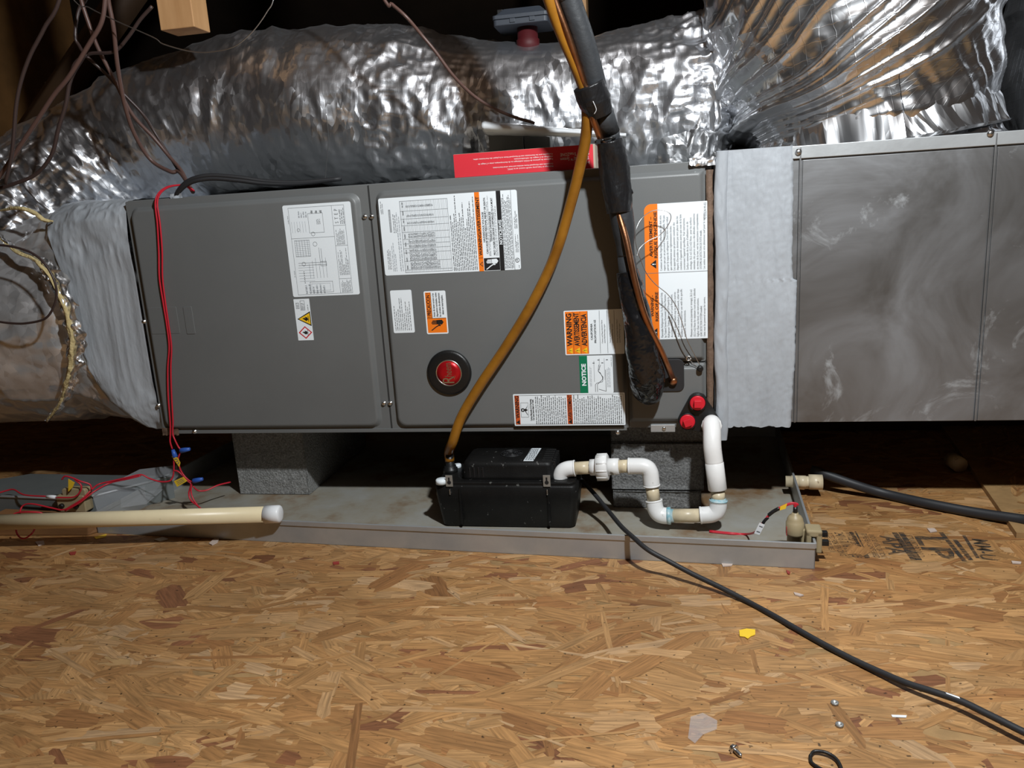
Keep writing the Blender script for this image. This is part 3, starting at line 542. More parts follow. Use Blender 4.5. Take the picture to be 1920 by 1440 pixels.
# round maker's badge
p = AY(843, 698, -DP); bd = MB(); bd.lathe(p, (0, -1, 0), [(-.001, 0.0484), (.004, 0.0484), (.0065, 0.0466), (.0075, 0.0425), (.0075, 0.0289)], 48); bo = bd.build('badge', M['black'], ah, label='round black badge with a red centre')
mb = MB(); mb.lathe(p + np.array([0, -.0072, 0]), (0, -1, 0), [(0, 0.0289), (.0012, 0.0286), (.0014, 0.0267), (.0004, 0.0262)], 40); mb.build('badge_rim', M['steel'], bo)
mb = MB(); mb.lathe(p + np.array([0, -.0075, 0]), (0, -1, 0), [(-.001, 0.0262), (.0006, 0.0262), (.0012, 0.0142), (.0013, .001)], 40); mb.build('badge_centre', mat('badge_red', (.5, .01, .015), .3, .5), bo)
mb = MB(); fn = lambda a, b, h: (p[0] - b, p[1] - .0092 - h, p[2] + a)
put_text(mb, 'R', fn, -.0218, -.0112, .026, 0, .0155, .0); put_text(mb, 'heem', fn, -.0075, -.0070, .016, 0, .0295, .0)
mb.add([fn(-0.0147, -0.0112, 0), fn(-0.0124, -0.0112, 0), fn(-0.0047, -0.0142, 0), fn(-0.0071, -0.0142, 0)], [(0, 1, 2, 3)]); mb.build('badge_lettering', M['steel'], bo)
# grommet plate where the copper line enters
a, b = AY(1180, 675, -DP), AY(1283, 733, -DP); mb = MB(); mb.prism(rrect(a[0], b[0], b[2], a[2], .012, 5), XZ, DP - .002, DP + .003); gp = mb.build('grommet_plate', M['rubber'], ah, bev=.001, label='dark rubber plate around the copper lines')
# drain connection with red plugs
P1 = AY(1308, 756, -.03); P2 = AY(1289, 791, -.03); P3 = AY(1337, 800, -.03)
ctr = (P1 + P2 + P3) / 3; pts = []
for k in range(60):
    t = k / 60 * 2 * math.pi; d = np.array([math.cos(t), math.sin(t)]); pts.append(max((np.array([P[0], P[2]]) - ctr[[0, 2]]) @ d for P in (P1, P2, P3)) )
hull = []
for P, t0 in ((P1, None), (P2, None), (P3, None)): pass
def hull_of(cs, r, n=40):
    q = np.array([(c[0] + r * math.cos(k / n * 6.2832), c[2] + r * math.sin(k / n * 6.2832)) for c in cs for k in range(n)]); q = q[np.lexsort((q[:, 1], q[:, 0]))]; L_, U_ = [], []
    cr = lambda o, a, b: (a[0] - o[0]) * (b[1] - o[1]) - (a[1] - o[1]) * (b[0] - o[0])
    for s_, it in ((L_, q), (U_, q[::-1])):
        for w in it:
            while len(s_) >= 2 and cr(s_[-2], s_[-1], w) <= 1e-12: s_.pop()
            s_.append(w)
    return [tuple(w) for w in L_[:-1] + U_[:-1]]
mb = MB(); mb.prism(hull_of((P1, P2, P3), .0185), XZ, .0, .022)
for P in (P1, P2): mb.lathe((P[0], -.022, P[2]), (0, -1, 0), [(0, .0175), (.008, .0175), (.008, .0155), (.002, .0155)], 28)
df = mb.build('drain_fitting', M['black'], ah, bev=.001, label='black triangular drain fitting with two red plugs')
for P in (P1, P2):
    mb = MB(); mb.lathe((P[0], -.024, P[2]), (0, -1, 0), [(0, .0152), (.006, .0152), (.0075, .014)], 28)
    w = .0072; an = .35 if P is P2 else 0
    sq = [(P[0] + w * 1.414 * math.cos(an + .785 + k * 1.5708), P[2] + w * 1.414 * math.sin(an + .785 + k * 1.5708)) for k in range(4)]; mb.prism(sq, XZ, .030, .041); mb.build('red_plug', M['red'], df, bev=.0008)

# ------------------------------------------------------------------ supply plenum on the right
PX0, PX1, PT, PB = 1.040, 2.35, .547, .010
pl = thing('supply_plenum', (PX0, 0, PB), 'large bare sheet metal plenum box joined to the right end of the grey cabinet', 'duct plenum')
mb = MB(); mb.box((PX0, .002, PB), (PX1, .56, PT)); mb.build('box_shell', M['plenum'], pl, bev=.0015)
SX1, SX2 = 1.197, 1.530
for xa, xb in ((SX1 + .004, SX2 - .004), (SX2 + .004, PX1)):
    mb = MB(); mb.box((xa, -.0012, PB + .001), (xb, .003, PT - .026)); mb.build('sheet_panel', M['plenum'], pl, bev=.0008)
mb = MB(); mb.box((SX1 - .03, -.003, PT - .023), (PX1, .003, PT)); mb.build('top_flange', M['galv'], pl, bev=.001)
for sx in (SX1, SX2): mb = MB(); mb.box((sx - .0022, -.0032, PB + .0005), (sx + .0014, .003, PT - .002)); mb.build('standing_seam', M['plenum'], pl, bev=.001)
for u, v in ((1497, 285), (1857, 250)): screw(pl, AY(u, v, -.004), r=.0045)
# mastic: wide brushed band and a thick bead at the joint
nx, nz_ = 40, 150; us = np.linspace(0, 1, nx); zs = np.linspace(PB - .004, PT + .001, nz_)
edge = 1.193 + (vnoise(np.stack([zs * 14, zs * 0, zs * 0], -1)) - .5) * .006 + (vnoise(np.stack([zs * 200, zs * 0 + 5, zs * 0], -1)) - .5) * .0018 - .008 * (zs > .3)
g = np.array([[(PX0 + .004 + (edge[j] - PX0 - .004) * u, -.0045 - .0028 * vnoise(np.array([u * 40, zs[j] * 26, 3.0])) - .0012 * vnoise(np.array([u * 90, zs[j] * 200, 1.0])) + (.006 if i == nx - 1 else 0), zs[j] + (-.005 * vnoise(np.array([u * 30, 7., 1.])) if j == 0 else 0)) for i, u in enumerate(us)] for j in range(nz_)])
mb = MB(); mb.grid(g); mb.build('mastic_band', M['mastic'], pl, label='band of brushed light grey mastic')
zs = np.linspace(-.024, PT, 130); an = np.linspace(-.2, math.pi + .2, 12)
g = np.array([[(PX0 + .013 + (.012 + .003 * vnoise(np.array([z * 30, 1., 1.]))) * -math.cos(t) + .002 * math.sin(z * 25), -.004 - (.006 + .004 * vnoise(np.array([z * 45, t * 2, 2.]))) * math.sin(t), z) for t in an] for z in zs])
mb = MB(); mb.grid(g); mb.build('mastic_bead', M['mastic'], pl, label='thick ridge of mastic along the joint')
mb = MB(); mb.tube([(PX0 + .012, .006, PB + .004), (PX0 + .011, .004, PB - .012), (PX0 + .008, .005, PB - .022), (PX0 + .006, .006, PB - .027)], [.013, .014, .011, .003], 14); mb.build('mastic_drip', M['mastic'], pl)

# ------------------------------------------------------------------ foil ducts
def foil_tube(name, pts, radii, n_len, n_ang, disp, material, parent, sub=None, a0=0, a1=2 * math.pi, label=None, fold=None):
    P = catmull(pts, max(2, n_len // (len(pts) - 1))); n = len(P); rr = np.interp(np.linspace(0, 1, n), np.linspace(0, 1, len(radii)), radii)
    T, Nn, Bb = frames(P); a = np.linspace(a0, a1, n_ang); s = np.concatenate([[0], np.cumsum(np.linalg.norm(np.diff(P, axis=0), axis=1))])
    SS, AA = np.meshgrid(s, a, indexing='ij'); D = disp(SS, AA, np.linspace(0, 1, n)[:, None] + 0 * AA)
    BP = P[:, None] + rr[:, None, None] * (np.cos(AA)[..., None] * Nn[:, None] + np.sin(AA)[..., None] * Bb[:, None])
    if fold is not None: D = D + fold(BP)
    G = P[:, None] + (rr[:, None] + D)[..., None] * (np.cos(AA)[..., None] * Nn[:, None] + np.sin(AA)[..., None] * Bb[:, None])
    mb = MB(); mb.grid(G); o = mb.build(name, material, parent, label=label)
    uvl = o.data.uv_layers.new(name='UVMap'); vi = np.empty(len(o.data.loops), int); o.data.loops.foreach_get('vertex_index', vi)
    U = np.stack([SS.ravel(), (AA * rr[:, None]).ravel()], -1)[vi]; uvl.data.foreach_set('uv', U.ravel()); return o
def cyl_xyz(SS, AA, r=.2): return np.stack([SS, r * np.cos(AA), r * np.sin(AA)], -1)
# upper duct
ud = thing('flex_duct', (.4, .4, ZT), 'long silver foil flexible duct lying along the top of the grey cabinet', 'duct')
def disp_top(SS, AA, t):
    q = cyl_xyz(SS, AA); xs = SS
    m_ = np.clip(vnoise(q * 5.5 + 11) * 2.6 - .9, 0, 1); m2_ = np.clip(vnoise(q * 7 + 31) * 2.4 - .8, 0, 1); tw = .5 * np.sin(AA * 1.5) + .25 * vnoise(q * 6)
    d = .022 * (vnoise(q * 5 + 3) - .5) + .012 * m_ * ridge(np.stack([(q[..., 0] + .12 * tw) * 15, q[..., 1] * 4, q[..., 2] * 4], -1)) + .007 * m2_ * ridge(np.stack([(q[..., 0] - .1 * tw) * 32, q[..., 1] * 9, q[..., 2] * 9], -1))
    d += .0016 * ridge(q * 60) + .0035 * m2_ * ridge(q * 34)
    cr = np.exp(-((t - .80) / .10) ** 2) + 1.3 * np.exp(-((t - .12) / .09) ** 2) + .7 * np.exp(-((t - .40) / .04) ** 2)
    d += cr * (.016 * ridge(q * 24 + 9) + .009 * ridge(q * 52 + 2))
    d += -.007 * np.tanh((t - .665) * 200) - .004 * np.tanh((t - .478) * 200)
    return d
foil_tube('foil_jacket', [(1.12, .43, .69), (1.04, .41, .695), (.9, .39, .69), (.55, .39, .698), (.2, .39, .735), (-.15, .39, .74), (-.42, .36, .68), (-.62, .28, .55), (-.78, .18, .40), (-.84, .16, .33)], [.060, .140, .143, .140, .166, .175, .175, .178, .18, .02], 560, 260, disp_top, M['foil_top'], ud)
# jacket overlap bands (duct tape collars)
for (u, du, mname) in ((640, 18, 'foil_tape'), (310, 30, 'foil_tape')):
    a = AY(u, 200, .22); mbp = [(a[0] - .012, .39, .733), (a[0], .39, .733), (a[0] + .012, .39, .733)]
mb = MB(); pts = [AY(618, 215, .17) + np.array([0, -.02, 0]), AY(616, 260, .18), AY(612, 310, .21), AY(609, 343, .23)]
mb.tube(pts, .0009, 5); mb.build('loose_thread', M['wire'], ud)
# right hand duct dropping on the plenum
rd = thing('flex_duct', (1.36, .28, PT), 'wide silver foil duct dropping onto the bare metal plenum at upper right', 'duct')
def fold_right(B):
    th = np.arctan2(B[..., 2] - .47, B[..., 0] - .93); rad = np.hypot(B[..., 2] - .47, B[..., 0] - .93); q = np.stack([th * 6.5 + 1.9 * vnoise(B * 6), rad * 1.2, B[..., 1] * .5], -1)
    return .034 * ridge(q) ** 3 * np.clip(1.35 - (B[..., 2] - .55) * 2.2, .25, 1) + .010 * ridge(q * np.array([2.7, 1.5, 1])) ** 2 - .004
def disp_right(SS, AA, t):
    q = cyl_xyz(SS, AA, .3); w = t
    d = .020 * (vnoise(q * 4) - .5) + .008 * w * ridge(np.stack([AA * 8 + SS * 16, SS * 6, 1 + 0 * SS], -1))
    d += .004 * ridge(q * 14) + .0018 * ridge(q * 45)
    return d - .012
foil_tube('foil_jacket', [(1.32, .30, 1.45), (1.32, .30, 1.1), (1.325, .295, .90), (1.352, .29, .755), (1.374, .285, .64), (1.386, .28, .58), (1.388, .28, .548)], [.287, .287, .284, .274, .252, .238, .230], 340, 340, disp_right, M['foil_right'], rd, fold=fold_right)
def disp_skirt(SS, AA, t): 
    q = cyl_xyz(SS, AA, .25); return .012 * ridge(q * 26) + .014 * ridge(np.stack([AA * 9, SS * 20, 0 * SS], -1)) * t
foil_tube('foil_skirt', [(1.385, .28, .585), (1.388, .275, .568), (1.39, .275, .552)], [.216, .228, .236], 40, 260, disp_skirt, M['foil_crumple'], rd, label='crumpled foil tape skirt at the plenum')
# crumpled end behind, between upper duct and drop
def disp_c(SS, AA, t):
    q = cyl_xyz(SS, AA, .14); return .035 * (vnoise(q * 7) - .5) + .020 * ridge(q * 13) + .012 * ridge(q * 30) + .006 * ridge(q * 62)
foil_tube('foil_elbow', [(1.0, .36, .545), (1.0, .355, .60), (1.015, .37, .68), (1.03, .42, .74), (1.03, .55, .76)], [.075, .09, .10, .095, .09], 170, 190, disp_c, M['foil_crumple'], ud, label='crumpled foil elbow at the right end')
# far duct
fd = thing('flex_duct', (1.98, .42, PT), 'darker foil duct at the far upper right edge, behind the wide duct', 'duct')
def disp_f(SS, AA, t):
    q = cyl_xyz(SS, AA, .25); return .02 * (vnoise(q * 5) - .5) + .012 * ridge(q * 12) + .006 * ridge(q * 30)
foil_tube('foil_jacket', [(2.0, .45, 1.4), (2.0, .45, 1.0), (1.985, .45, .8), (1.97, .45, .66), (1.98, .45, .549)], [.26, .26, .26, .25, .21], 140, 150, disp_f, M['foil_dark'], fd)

# left duct joining the cabinet's left end
lf = thing('flex_duct', (-.5, .25, 0), 'grey and silver foil wrapped duct joining the left end of the grey cabinet', 'duct')
def loft(name, x_of, shapes, material, n_ang, disp, label=None):
    """shapes: list of (t, cy, cz, ry, rz, exponent) cross-sections along -x"""
    n = 150; tt = np.linspace(0, 1, n); a = np.linspace(0, 2 * np.pi, n_ang); arr = np.array(shapes, float)
    cy, cz, ry, rz, ex = [np.interp(tt, arr[:, 0], arr[:, k]) for k in range(1, 6)]
    co_, si = np.cos(a), np.sin(a); AA = np.broadcast_to(a, (n, n_ang)); X = x_of(tt[:, None], AA)
    pw = 2 / ex[:, None]; cyy = np.sign(co_) * np.abs(co_) ** pw; szz = np.sign(si) * np.abs(si) ** pw
    q = np.stack([X, cyy * .25, szz * .25], -1); D = disp(q, tt[:, None], AA)
    Y = cy[:, None] + (ry[:, None] + D) * cyy; Z = cz[:, None] + (rz[:, None] + D) * szz
    mb = MB(); mb.grid(np.stack([X, Y, Z], -1)); o = mb.build(name, material, lf, label=label)
    uvl = o.data.uv_layers.new(name='UVMap'); vi = np.empty(len(o.data.loops), int); o.data.loops.foreach_get('vertex_index', vi)
    uvl.data.foreach_set('uv', np.stack([X.ravel(), (AA * .27).ravel()], -1)[vi].ravel()); return o
front = math.pi   # angle whose cosine is -1: the side facing the viewer
def disp_col(q, t, A_): return .010 * (vnoise(q * 9) - .5) + .010 * ridge(q * 12) + .007 * ridge(q * 26) * vnoise(q * 6) + .003 * ridge(q * 60) - .008
loft('mastic_collar', lambda t, A_: X0 - .001 - t * (.17 + .09 * np.sin(A_)) , [(0, .268, .266, .272, .272, 9), (.4, .268, .266, .274, .272, 8), (1, .27, .27, .275, .268, 4)], M['mastic'], 200, disp_col, 'grey mastic brushed over the collar')
def disp_jk(q, t, A_): return .016 * (vnoise(q * 6) - .5) + .012 * ridge(np.stack([q[..., 0] * 9, q[..., 1] * 16, q[..., 2] * 16], -1)) + .005 * ridge(q * 36) - .01
loft('foil_sleeve', lambda t, A_: X0 - .12 - .075 * np.sin(A_) - t * .28 - .012 * np.sin(A_ * 3), [(0, .27, .268, .268, .264, 5), (.35, .27, .268, .284, .280, 2.8), (1, .27, .265, .27, .265, 2)], M['foil_left'], 220, disp_jk)
loft('foil_jacket', lambda t, A_: X0 - .245 + .055 * np.cos(2 * (A_ - math.pi)) - t * 1.0 , [(0, .262, .262, .272, .262, 2.1), (.03, .262, .262, .292, .283, 2.1), (.3, .22, .26, .295, .275, 2), (1, .05, .26, .29, .27, 2)], M['foil_left'], 240, disp_jk)
# torn insulation along the sleeve end
tear = [(-8, 440, -.02), (28, 470, -.035), (75, 495, -.045), (108, 545, -.05), (128, 600, -.05), (136, 650, -.048), (128, 705, -.04), (112, 755, -.02), (88, 790, .0)]
mb = MB(); P = catmull(px_path(tear), 16); T, Nn, Bb = frames(P); an = np.linspace(0, 2 * np.pi, 14, endpoint=False); wid = np.interp(np.linspace(0, 1, len(P)), [0, .2, .5, .75, 1], [.002, .004, .006, .0055, .002])
G = P[:, None] + (wid[:, None, None] * (.3 + 1.3 * vnoise(np.stack(np.broadcast_arrays(np.arange(len(P))[:, None] * .35, np.cos(an)[None] * 1.5, np.sin(an)[None] * 1.5), -1)))[..., None]) * (np.cos(an)[None, :, None] * Nn[:, None] + np.sin(an)[None, :, None] * Bb[:, None])
mb.grid(G, closed_v=True, caps=True); mb.build('torn_insulation', M['wool'], lf, label='yellow glass wool showing through a tear')
# torn foil lips either side of the wool
for sgn, w0 in ((1, .030), (-1, .014)):
    P = catmull(px_path(tear), 16); n = len(P); g = []
    for i in range(n):
        t = i / (n - 1); w = w0 * math.sin(math.pi * min(max(t, .03), .97)) * (.5 + vnoise(np.array([i * .3, sgn * 3., 1.])))
        g.append([P[i] + np.array([sgn * (.003 + w * k / 5), -.004 + .004 * k / 5 + .010 * ridge(np.array([i * .22, k * .9, sgn * 2.])) - .004 * math.sin(k / 5 * 3), .003 * vnoise(np.array([i * .5, k * 1., 7.]))]) for k in range(6)])
    mb = MB(); mb.grid(np.array(g)); o = mb.build('torn_foil', M['foil_tape'], lf); uvl = o.data.uv_layers.new(name='UVMap')
    for lp in o.data.loops: c_ = o.data.vertices[lp.vertex_index].co; uvl.data[lp.index].uv = (c_.x + c_.y, c_.z)
mb = MB(); P = catmull(px_path([(0, 395, .02), (30, 390, .0), (62, 398, .0), (82, 412, .01), (100, 415, .02)]), 14); T, Nn, Bb = frames(P); wid = .002 + .0035 * np.sin(np.linspace(0, 3.1, len(P)))
G = P[:, None] + (wid[:, None, None] * (.5 + .8 * vnoise(np.stack(np.broadcast_arrays(np.arange(len(P))[:, None] * .3, np.cos(an)[None] * 1.5, np.sin(an)[None] * 1.5 + 4), -1)))[..., None]) * (np.cos(an)[None, :, None] * Nn[:, None] + np.sin(an)[None, :, None] * Bb[:, None])
mb.grid(G, closed_v=True, caps=True); mb.build('loose_insulation', M['wool'], lf)

# ------------------------------------------------------------------ drain pan
PO = np.array([1.196, -.236, FZ]); pa = np.array([-1, .061, 0]) / math.hypot(1, .061); pb = np.array([.061, 1, 0]) / math.hypot(1, .061); PL, PD, PH = 1.525, .80, .050
def PAN(v): v = np.asarray(v, float); return PO + v[:, :1] * pa + v[:, 1:2] * pb + v[:, 2:3] * np.array([0, 0, 1.0])
pn = thing('drain_pan', PO + pa * PL / 2 + pb * PD / 2, 'long shallow galvanised drain pan on the floor under the grey cabinet', 'drain pan')
MBp = lambda: MB()
MBp().box((0, 0, .0008), (PL, PD, .0018), M=PAN).build('pan_bottom', M['panfloor'], pn)
for a, b in (((0, 0, .001), (PL, .0016, PH)), ((0, PD - .0016, .001), (PL, PD, PH)), ((0, 0, .001), (.0016, PD, PH)), ((PL - .0016, 0, .001), (PL, PD, PH))): MBp().box(a, b, M=PAN).build('pan_wall', M['galv'], pn)
MBp().box((0, -.0022, PH - .010), (PL, .0024, PH + .0008), M=PAN).build('pan_rim', M['galv'], pn, bev=.0009)
MBp().box((-.0022, 0, PH - .010), (.0026, PD, PH + .0008), M=PAN).build('pan_rim', M['galv'], pn, bev=.0009)
MBp().box((PL - .0026, 0, PH - .010), (PL + .0022, PD, PH + .0008), M=PAN).build('pan_rim', M['galv'], pn, bev=.0009)
# drain adapter through the right hand pan wall
ap = AY(1500, 903, .115); ax = -pa
mb = MB(); mb.lathe(ap - ax * .03, ax, [(0, .012), (.012, .012), (.012, .0135), (.026, .0135)], 24); mb.lathe(ap, ax, [(-.004, .0135), (.012, .0135), (.0125, .0125), (.018, .0125), (.018, .0165), (.046, .0165), (.046, .0135)], 28); mb.build('drain_adapter', M['pvc_old'], pn, label='cream plastic drain stub on the pan side')
# old flat metal tray left of the pan
tr = thing('metal_tray', AZ(60, 940, FZ), 'low grey sheet metal tray left of the drain pan, under the foil duct', 'tray')
tp = [AZ(-160, 925, -.135), AZ(155, 936, -.135), AZ(322, 892, -.135), AZ(58, 888, -.135)]
v = [(*q_[:2], FZ + .001) for q_ in tp] + [tuple(q_) for q_ in tp]
mb = MB(); mb.add(v, [(0, 3, 2, 1), (4, 5, 6, 7), (0, 1, 5, 4), (1, 2, 6, 5), (2, 3, 7, 6), (3, 0, 4, 7)]); mb.build('tray_body', mat('dull_tray_steel', (.20, .22, .22), .5, .3, .2, 8), tr, bev=.0015)
mb = MB(); mb.tube([np.array(v[4]), np.array(v[5]), np.array(v[6])], .0035, 8, spline=False); mb.build('tray_rim', M['galv'], tr)
# bent sheet flap with clear film at the left end of the pan
fp = [(182, 958, -.10), (172, 925, -.10), (262, 880, .03), (330, 872, .12), (332, 893, .12), (272, 945, -.03)]
mb = MB(); P = px_path(fp); v = P + [q_ + np.array([.002, .002, -.001]) for q_ in P]; n = 6
mb.add(v, [tuple(range(n)), tuple(range(2 * n - 1, n - 1, -1))] + [(i, i + n, (i + 1) % n + n, (i + 1) % n) for i in range(n)])
o = mb.build('clear_plastic_flap', M['clear'], None); tag(o, 'creased clear plastic flap leaning on the left end of the drain pan', 'plastic sheet')

# ------------------------------------------------------------------ concrete blocks
def block(name, x0, x1, y0, y1, z0, z1, label, rough=.004, matn='concrete', group=None, yaw=0):
    n = 16; mb = MB(); bx = MB()
    o = None; c = np.array([(x0 + x1) / 2, (y0 + y1) / 2]); cs, sn = math.cos(yaw), math.sin(yaw)
    def face(o_, du, dv, nu, nv, nrm):
        U, V = np.meshgrid(np.linspace(0, 1, nu), np.linspace(0, 1, nv), indexing='ij'); P = np.array(o_) + U[..., None] * np.array(du) + V[..., None] * np.array(dv)
        ed = np.minimum(np.minimum(U, 1 - U) * np.linalg.norm(du), np.minimum(V, 1 - V) * np.linalg.norm(dv)); k = np.clip(ed / .008, 0, 1)
        P = P - np.array(nrm) * (rough * vnoise(P * 120) * k + rough * .6 * vnoise(P * 45) * k + .002 * (1 - k))[..., None]; P2 = P.copy()
        P2[..., 0] = c[0] + (P[..., 0] - c[0]) * cs - (P[..., 1] - c[1]) * sn; P2[..., 1] = c[1] + (P[..., 0] - c[0]) * sn + (P[..., 1] - c[1]) * cs
        mb.grid(P2)
    dx, dy, dz = x1 - x0, y1 - y0, z1 - z0; nu = max(4, int(dx / .006)); nv = max(4, int(dz / .006)); nw = max(4, int(dy / .02))
    face((x0, y0, z0), (dx, 0, 0), (0, 0, dz), nu, nv, (0, -1, 0)); face((x1, y0, z0), (0, dy, 0), (0, 0, dz), nw * 2, nv, (1, 0, 0)); face((x0, y1, z0), (0, -dy, 0), (0, 0, dz), nw * 2, nv, (-1, 0, 0))
    face((x0, y0, z1), (dx, 0, 0), (0, dy, 0), nu, nw, (0, 0, 1)); face((x1, y1, z0), (-dx, 0, 0), (0, 0, dz), nw, nv, (0, 1, 0)); face((x0, y1, z0), (dx, 0, 0), (0, -dy, 0), nw, nw, (0, 0, -1))
    o = mb.build(name, M[matn]); return tag(o, label, 'block', group)
block('concrete_block', -.110, .078, .098, .49, FZ + .0022, -.001, 'pale concrete block under the left half of the grey cabinet', .003)
bl = AZ(1153, 952, FZ + .002); br = AZ(1326, 952, FZ + .002); yb = bl[1]
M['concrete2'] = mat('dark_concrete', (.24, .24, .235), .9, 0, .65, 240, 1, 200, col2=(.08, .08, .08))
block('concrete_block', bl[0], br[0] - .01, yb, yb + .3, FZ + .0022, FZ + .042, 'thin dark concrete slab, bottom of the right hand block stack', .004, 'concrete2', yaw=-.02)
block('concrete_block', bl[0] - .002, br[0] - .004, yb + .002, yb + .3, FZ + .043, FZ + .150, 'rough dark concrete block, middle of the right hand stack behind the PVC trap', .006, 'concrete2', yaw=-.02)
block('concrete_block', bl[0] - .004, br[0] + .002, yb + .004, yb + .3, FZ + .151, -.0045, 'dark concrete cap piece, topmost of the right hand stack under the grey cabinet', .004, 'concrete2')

# ------------------------------------------------------------------ condensate pump
pz = FZ + .0025; TX0, TX1, TY0, TY1, TZ = .457, .760, -.088, .040, -.096
pu = thing('condensate_pump', ((TX0 + TX1) / 2, TY0, pz), 'black plastic condensate pump standing in the pan below the round badge', 'pump')
mb = MB(); rings = []
for z, ins in ((pz, .012), (pz + .004, .008), (TZ - .03, .001), (TZ - .004, 0), (TZ, .003)): rings.append([(a, b, z) for a, b in rrect(TX0 + ins, TX1 - ins, TY0 + ins, TY1 - ins, .014)])
mb.grid(np.array(rings), closed_v=True, caps=True)
for x in (.512, .700): mb.box((x - .002, TY0 - .002, pz + .01), (x + .002, TY0 + .004, TZ - .006))
mb.build('tank', M['pumpblack'], pu)
mb = MB(); mb.prism(rrect(TX0 + .004, TX1 - .004, TY0 + .004, TY1 - .002, .016), lambda a, b, h: (a, b, h), TZ - .002, TZ + .006); mb.build('tank_lid', M['pumpblack'], pu, bev=.002)
CX0, CX1, CY0, CY1, CZ = .512, .712, -.064, .044, -.053
mb = MB(); rings = []
for z, ins in ((TZ + .004, -.004), (TZ + .012, 0), (CZ - .010, .002), (CZ - .004, .0035), (CZ, .008)): rings.append([(a, b, z) for a, b in rrect(CX0 + ins, CX1 - ins, CY0 + ins, CY1 - ins, .016)])
mb.grid(np.array(rings), closed_v=True, caps=True); mc = mb.build('motor_cover', M['pumpblack'], pu)
mb = MB()
for k in range(4): x = .531 + .0095 * k; mb.box((x - .0017, CY0 - .0012, TZ + .010), (x + .0017, CY0 + .003, TZ + .032))
mb.build('front_vent', M['ink'], mc)
g0 = np.array([.612, -.005, CZ])
mb = MB()
for k in range(1, 5): mb.tube([g0 + np.array([.006 * k * math.cos(t), .006 * k * math.sin(t), .0008]) for t in np.linspace(0, 6.2832, 22)], .0014, 6, spline=False, caps=False)
for k in range(8): t = k * .785; mb.tube([g0 + np.array([.005 * math.cos(t), .005 * math.sin(t), .001]), g0 + np.array([.025 * math.cos(t), .025 * math.sin(t), .001])], .0013, 5, spline=False)
mb.build('fan_grille', M['ink'], mc)
mb = MB()
for k in range(6): y = -.05 + .014 * k; mb.box((.684, y, CZ - .004), (.706, y + .007, CZ + .0012)); mb.box((.702, y, CZ - .028), (.7125, y + .007, CZ - .002))
mb.build('end_vent', M['black'], mc, bev=.001)
fnz = lambda a, b, h: (a, b, CZ + .0004 + h)
mb = MB(); lp = [(.646, -.056), (.667, -.056), (.672, .030), (.651, .030)]; mb.prism(lp, fnz, 0, .0006); lb = mb.build('pump_label', M['white'], mc, label='small white label on the pump top')
mb = MB(); rr = random.Random(5)
for k in range(12):
    y = -.05 + .0065 * k; x = .6485
    while x < .667: w = rr.uniform(.002, .005); mb.add([(x, y, CZ + .0013), (min(x + w, .668), y, CZ + .0013), (min(x + w, .668), y + .0035, CZ + .0013), (x, y + .0035, CZ + .0013)], [(0, 1, 2, 3)]); x += w + .0012
mb.build('print', M['inkgrey'], lb)
for u, nm in ((842, 0), (1025, 1)):
    p = AY(u, 902, TY0 - .002); w, hh = .0075, .0125
    mb = MB(); outer = [(p[0] + a, p[2] + b) for a, b in ((-w, -hh), (w, -hh), (w, hh), (-w, hh))]; mb.prism(outer, XZ, -TY0 + .0005, -TY0 + .0025)
    kb = mb.build('bracket', mat('dull_bracket', (.30, .28, .25), .5, .4), pu, bev=.0005)
    mb = MB(); kh = [(p[0] + .0042 * math.cos(t), p[2] - .003 + .0042 * math.sin(t)) for t in np.linspace(math.pi * .62, math.pi * 2.38, 16)] + [(p[0] + .0017, p[2] + .008), (p[0] - .0017, p[2] + .008)]; mb.prism(kh, XZ, -TY0 + .0022, -TY0 + .003); mb.build('keyhole', M['ink'], kb)
    mb = MB(); mb.box((p[0] - .0014, TY0 - .004, p[2] - .030), (p[0] + .0014, TY0 + .002, p[2] - .018)); mb.build('bracket_rivet', M['steel'], kb, bev=.001)
# discharge barb with nut, white ports
hb = AZ(845, 884, TZ + .006); hb[1] = max(hb[1], -.055)
mb = MB(); mb.lathe((hb[0], hb[1], TZ + .004), (0, 0, 1), [(0, .016), (.010, .016), (.011, .013), (.016, .013), (.016, .0095), (.045, .0095), (.046, .008)], 20); mb.build('discharge_barb', M['black'], pu)
for u, v, r in ((828, 902, .0125), (858, 874, .0085)):
    p = AZ(u, v, TZ + .008); mb = MB(); mb.lathe((p[0], p[1], TZ + .003), (0, 0, 1), [(0, r), (.008, r), (.010, r * .85)], 20); mb.build('white_port_plug', M['white'], pu)

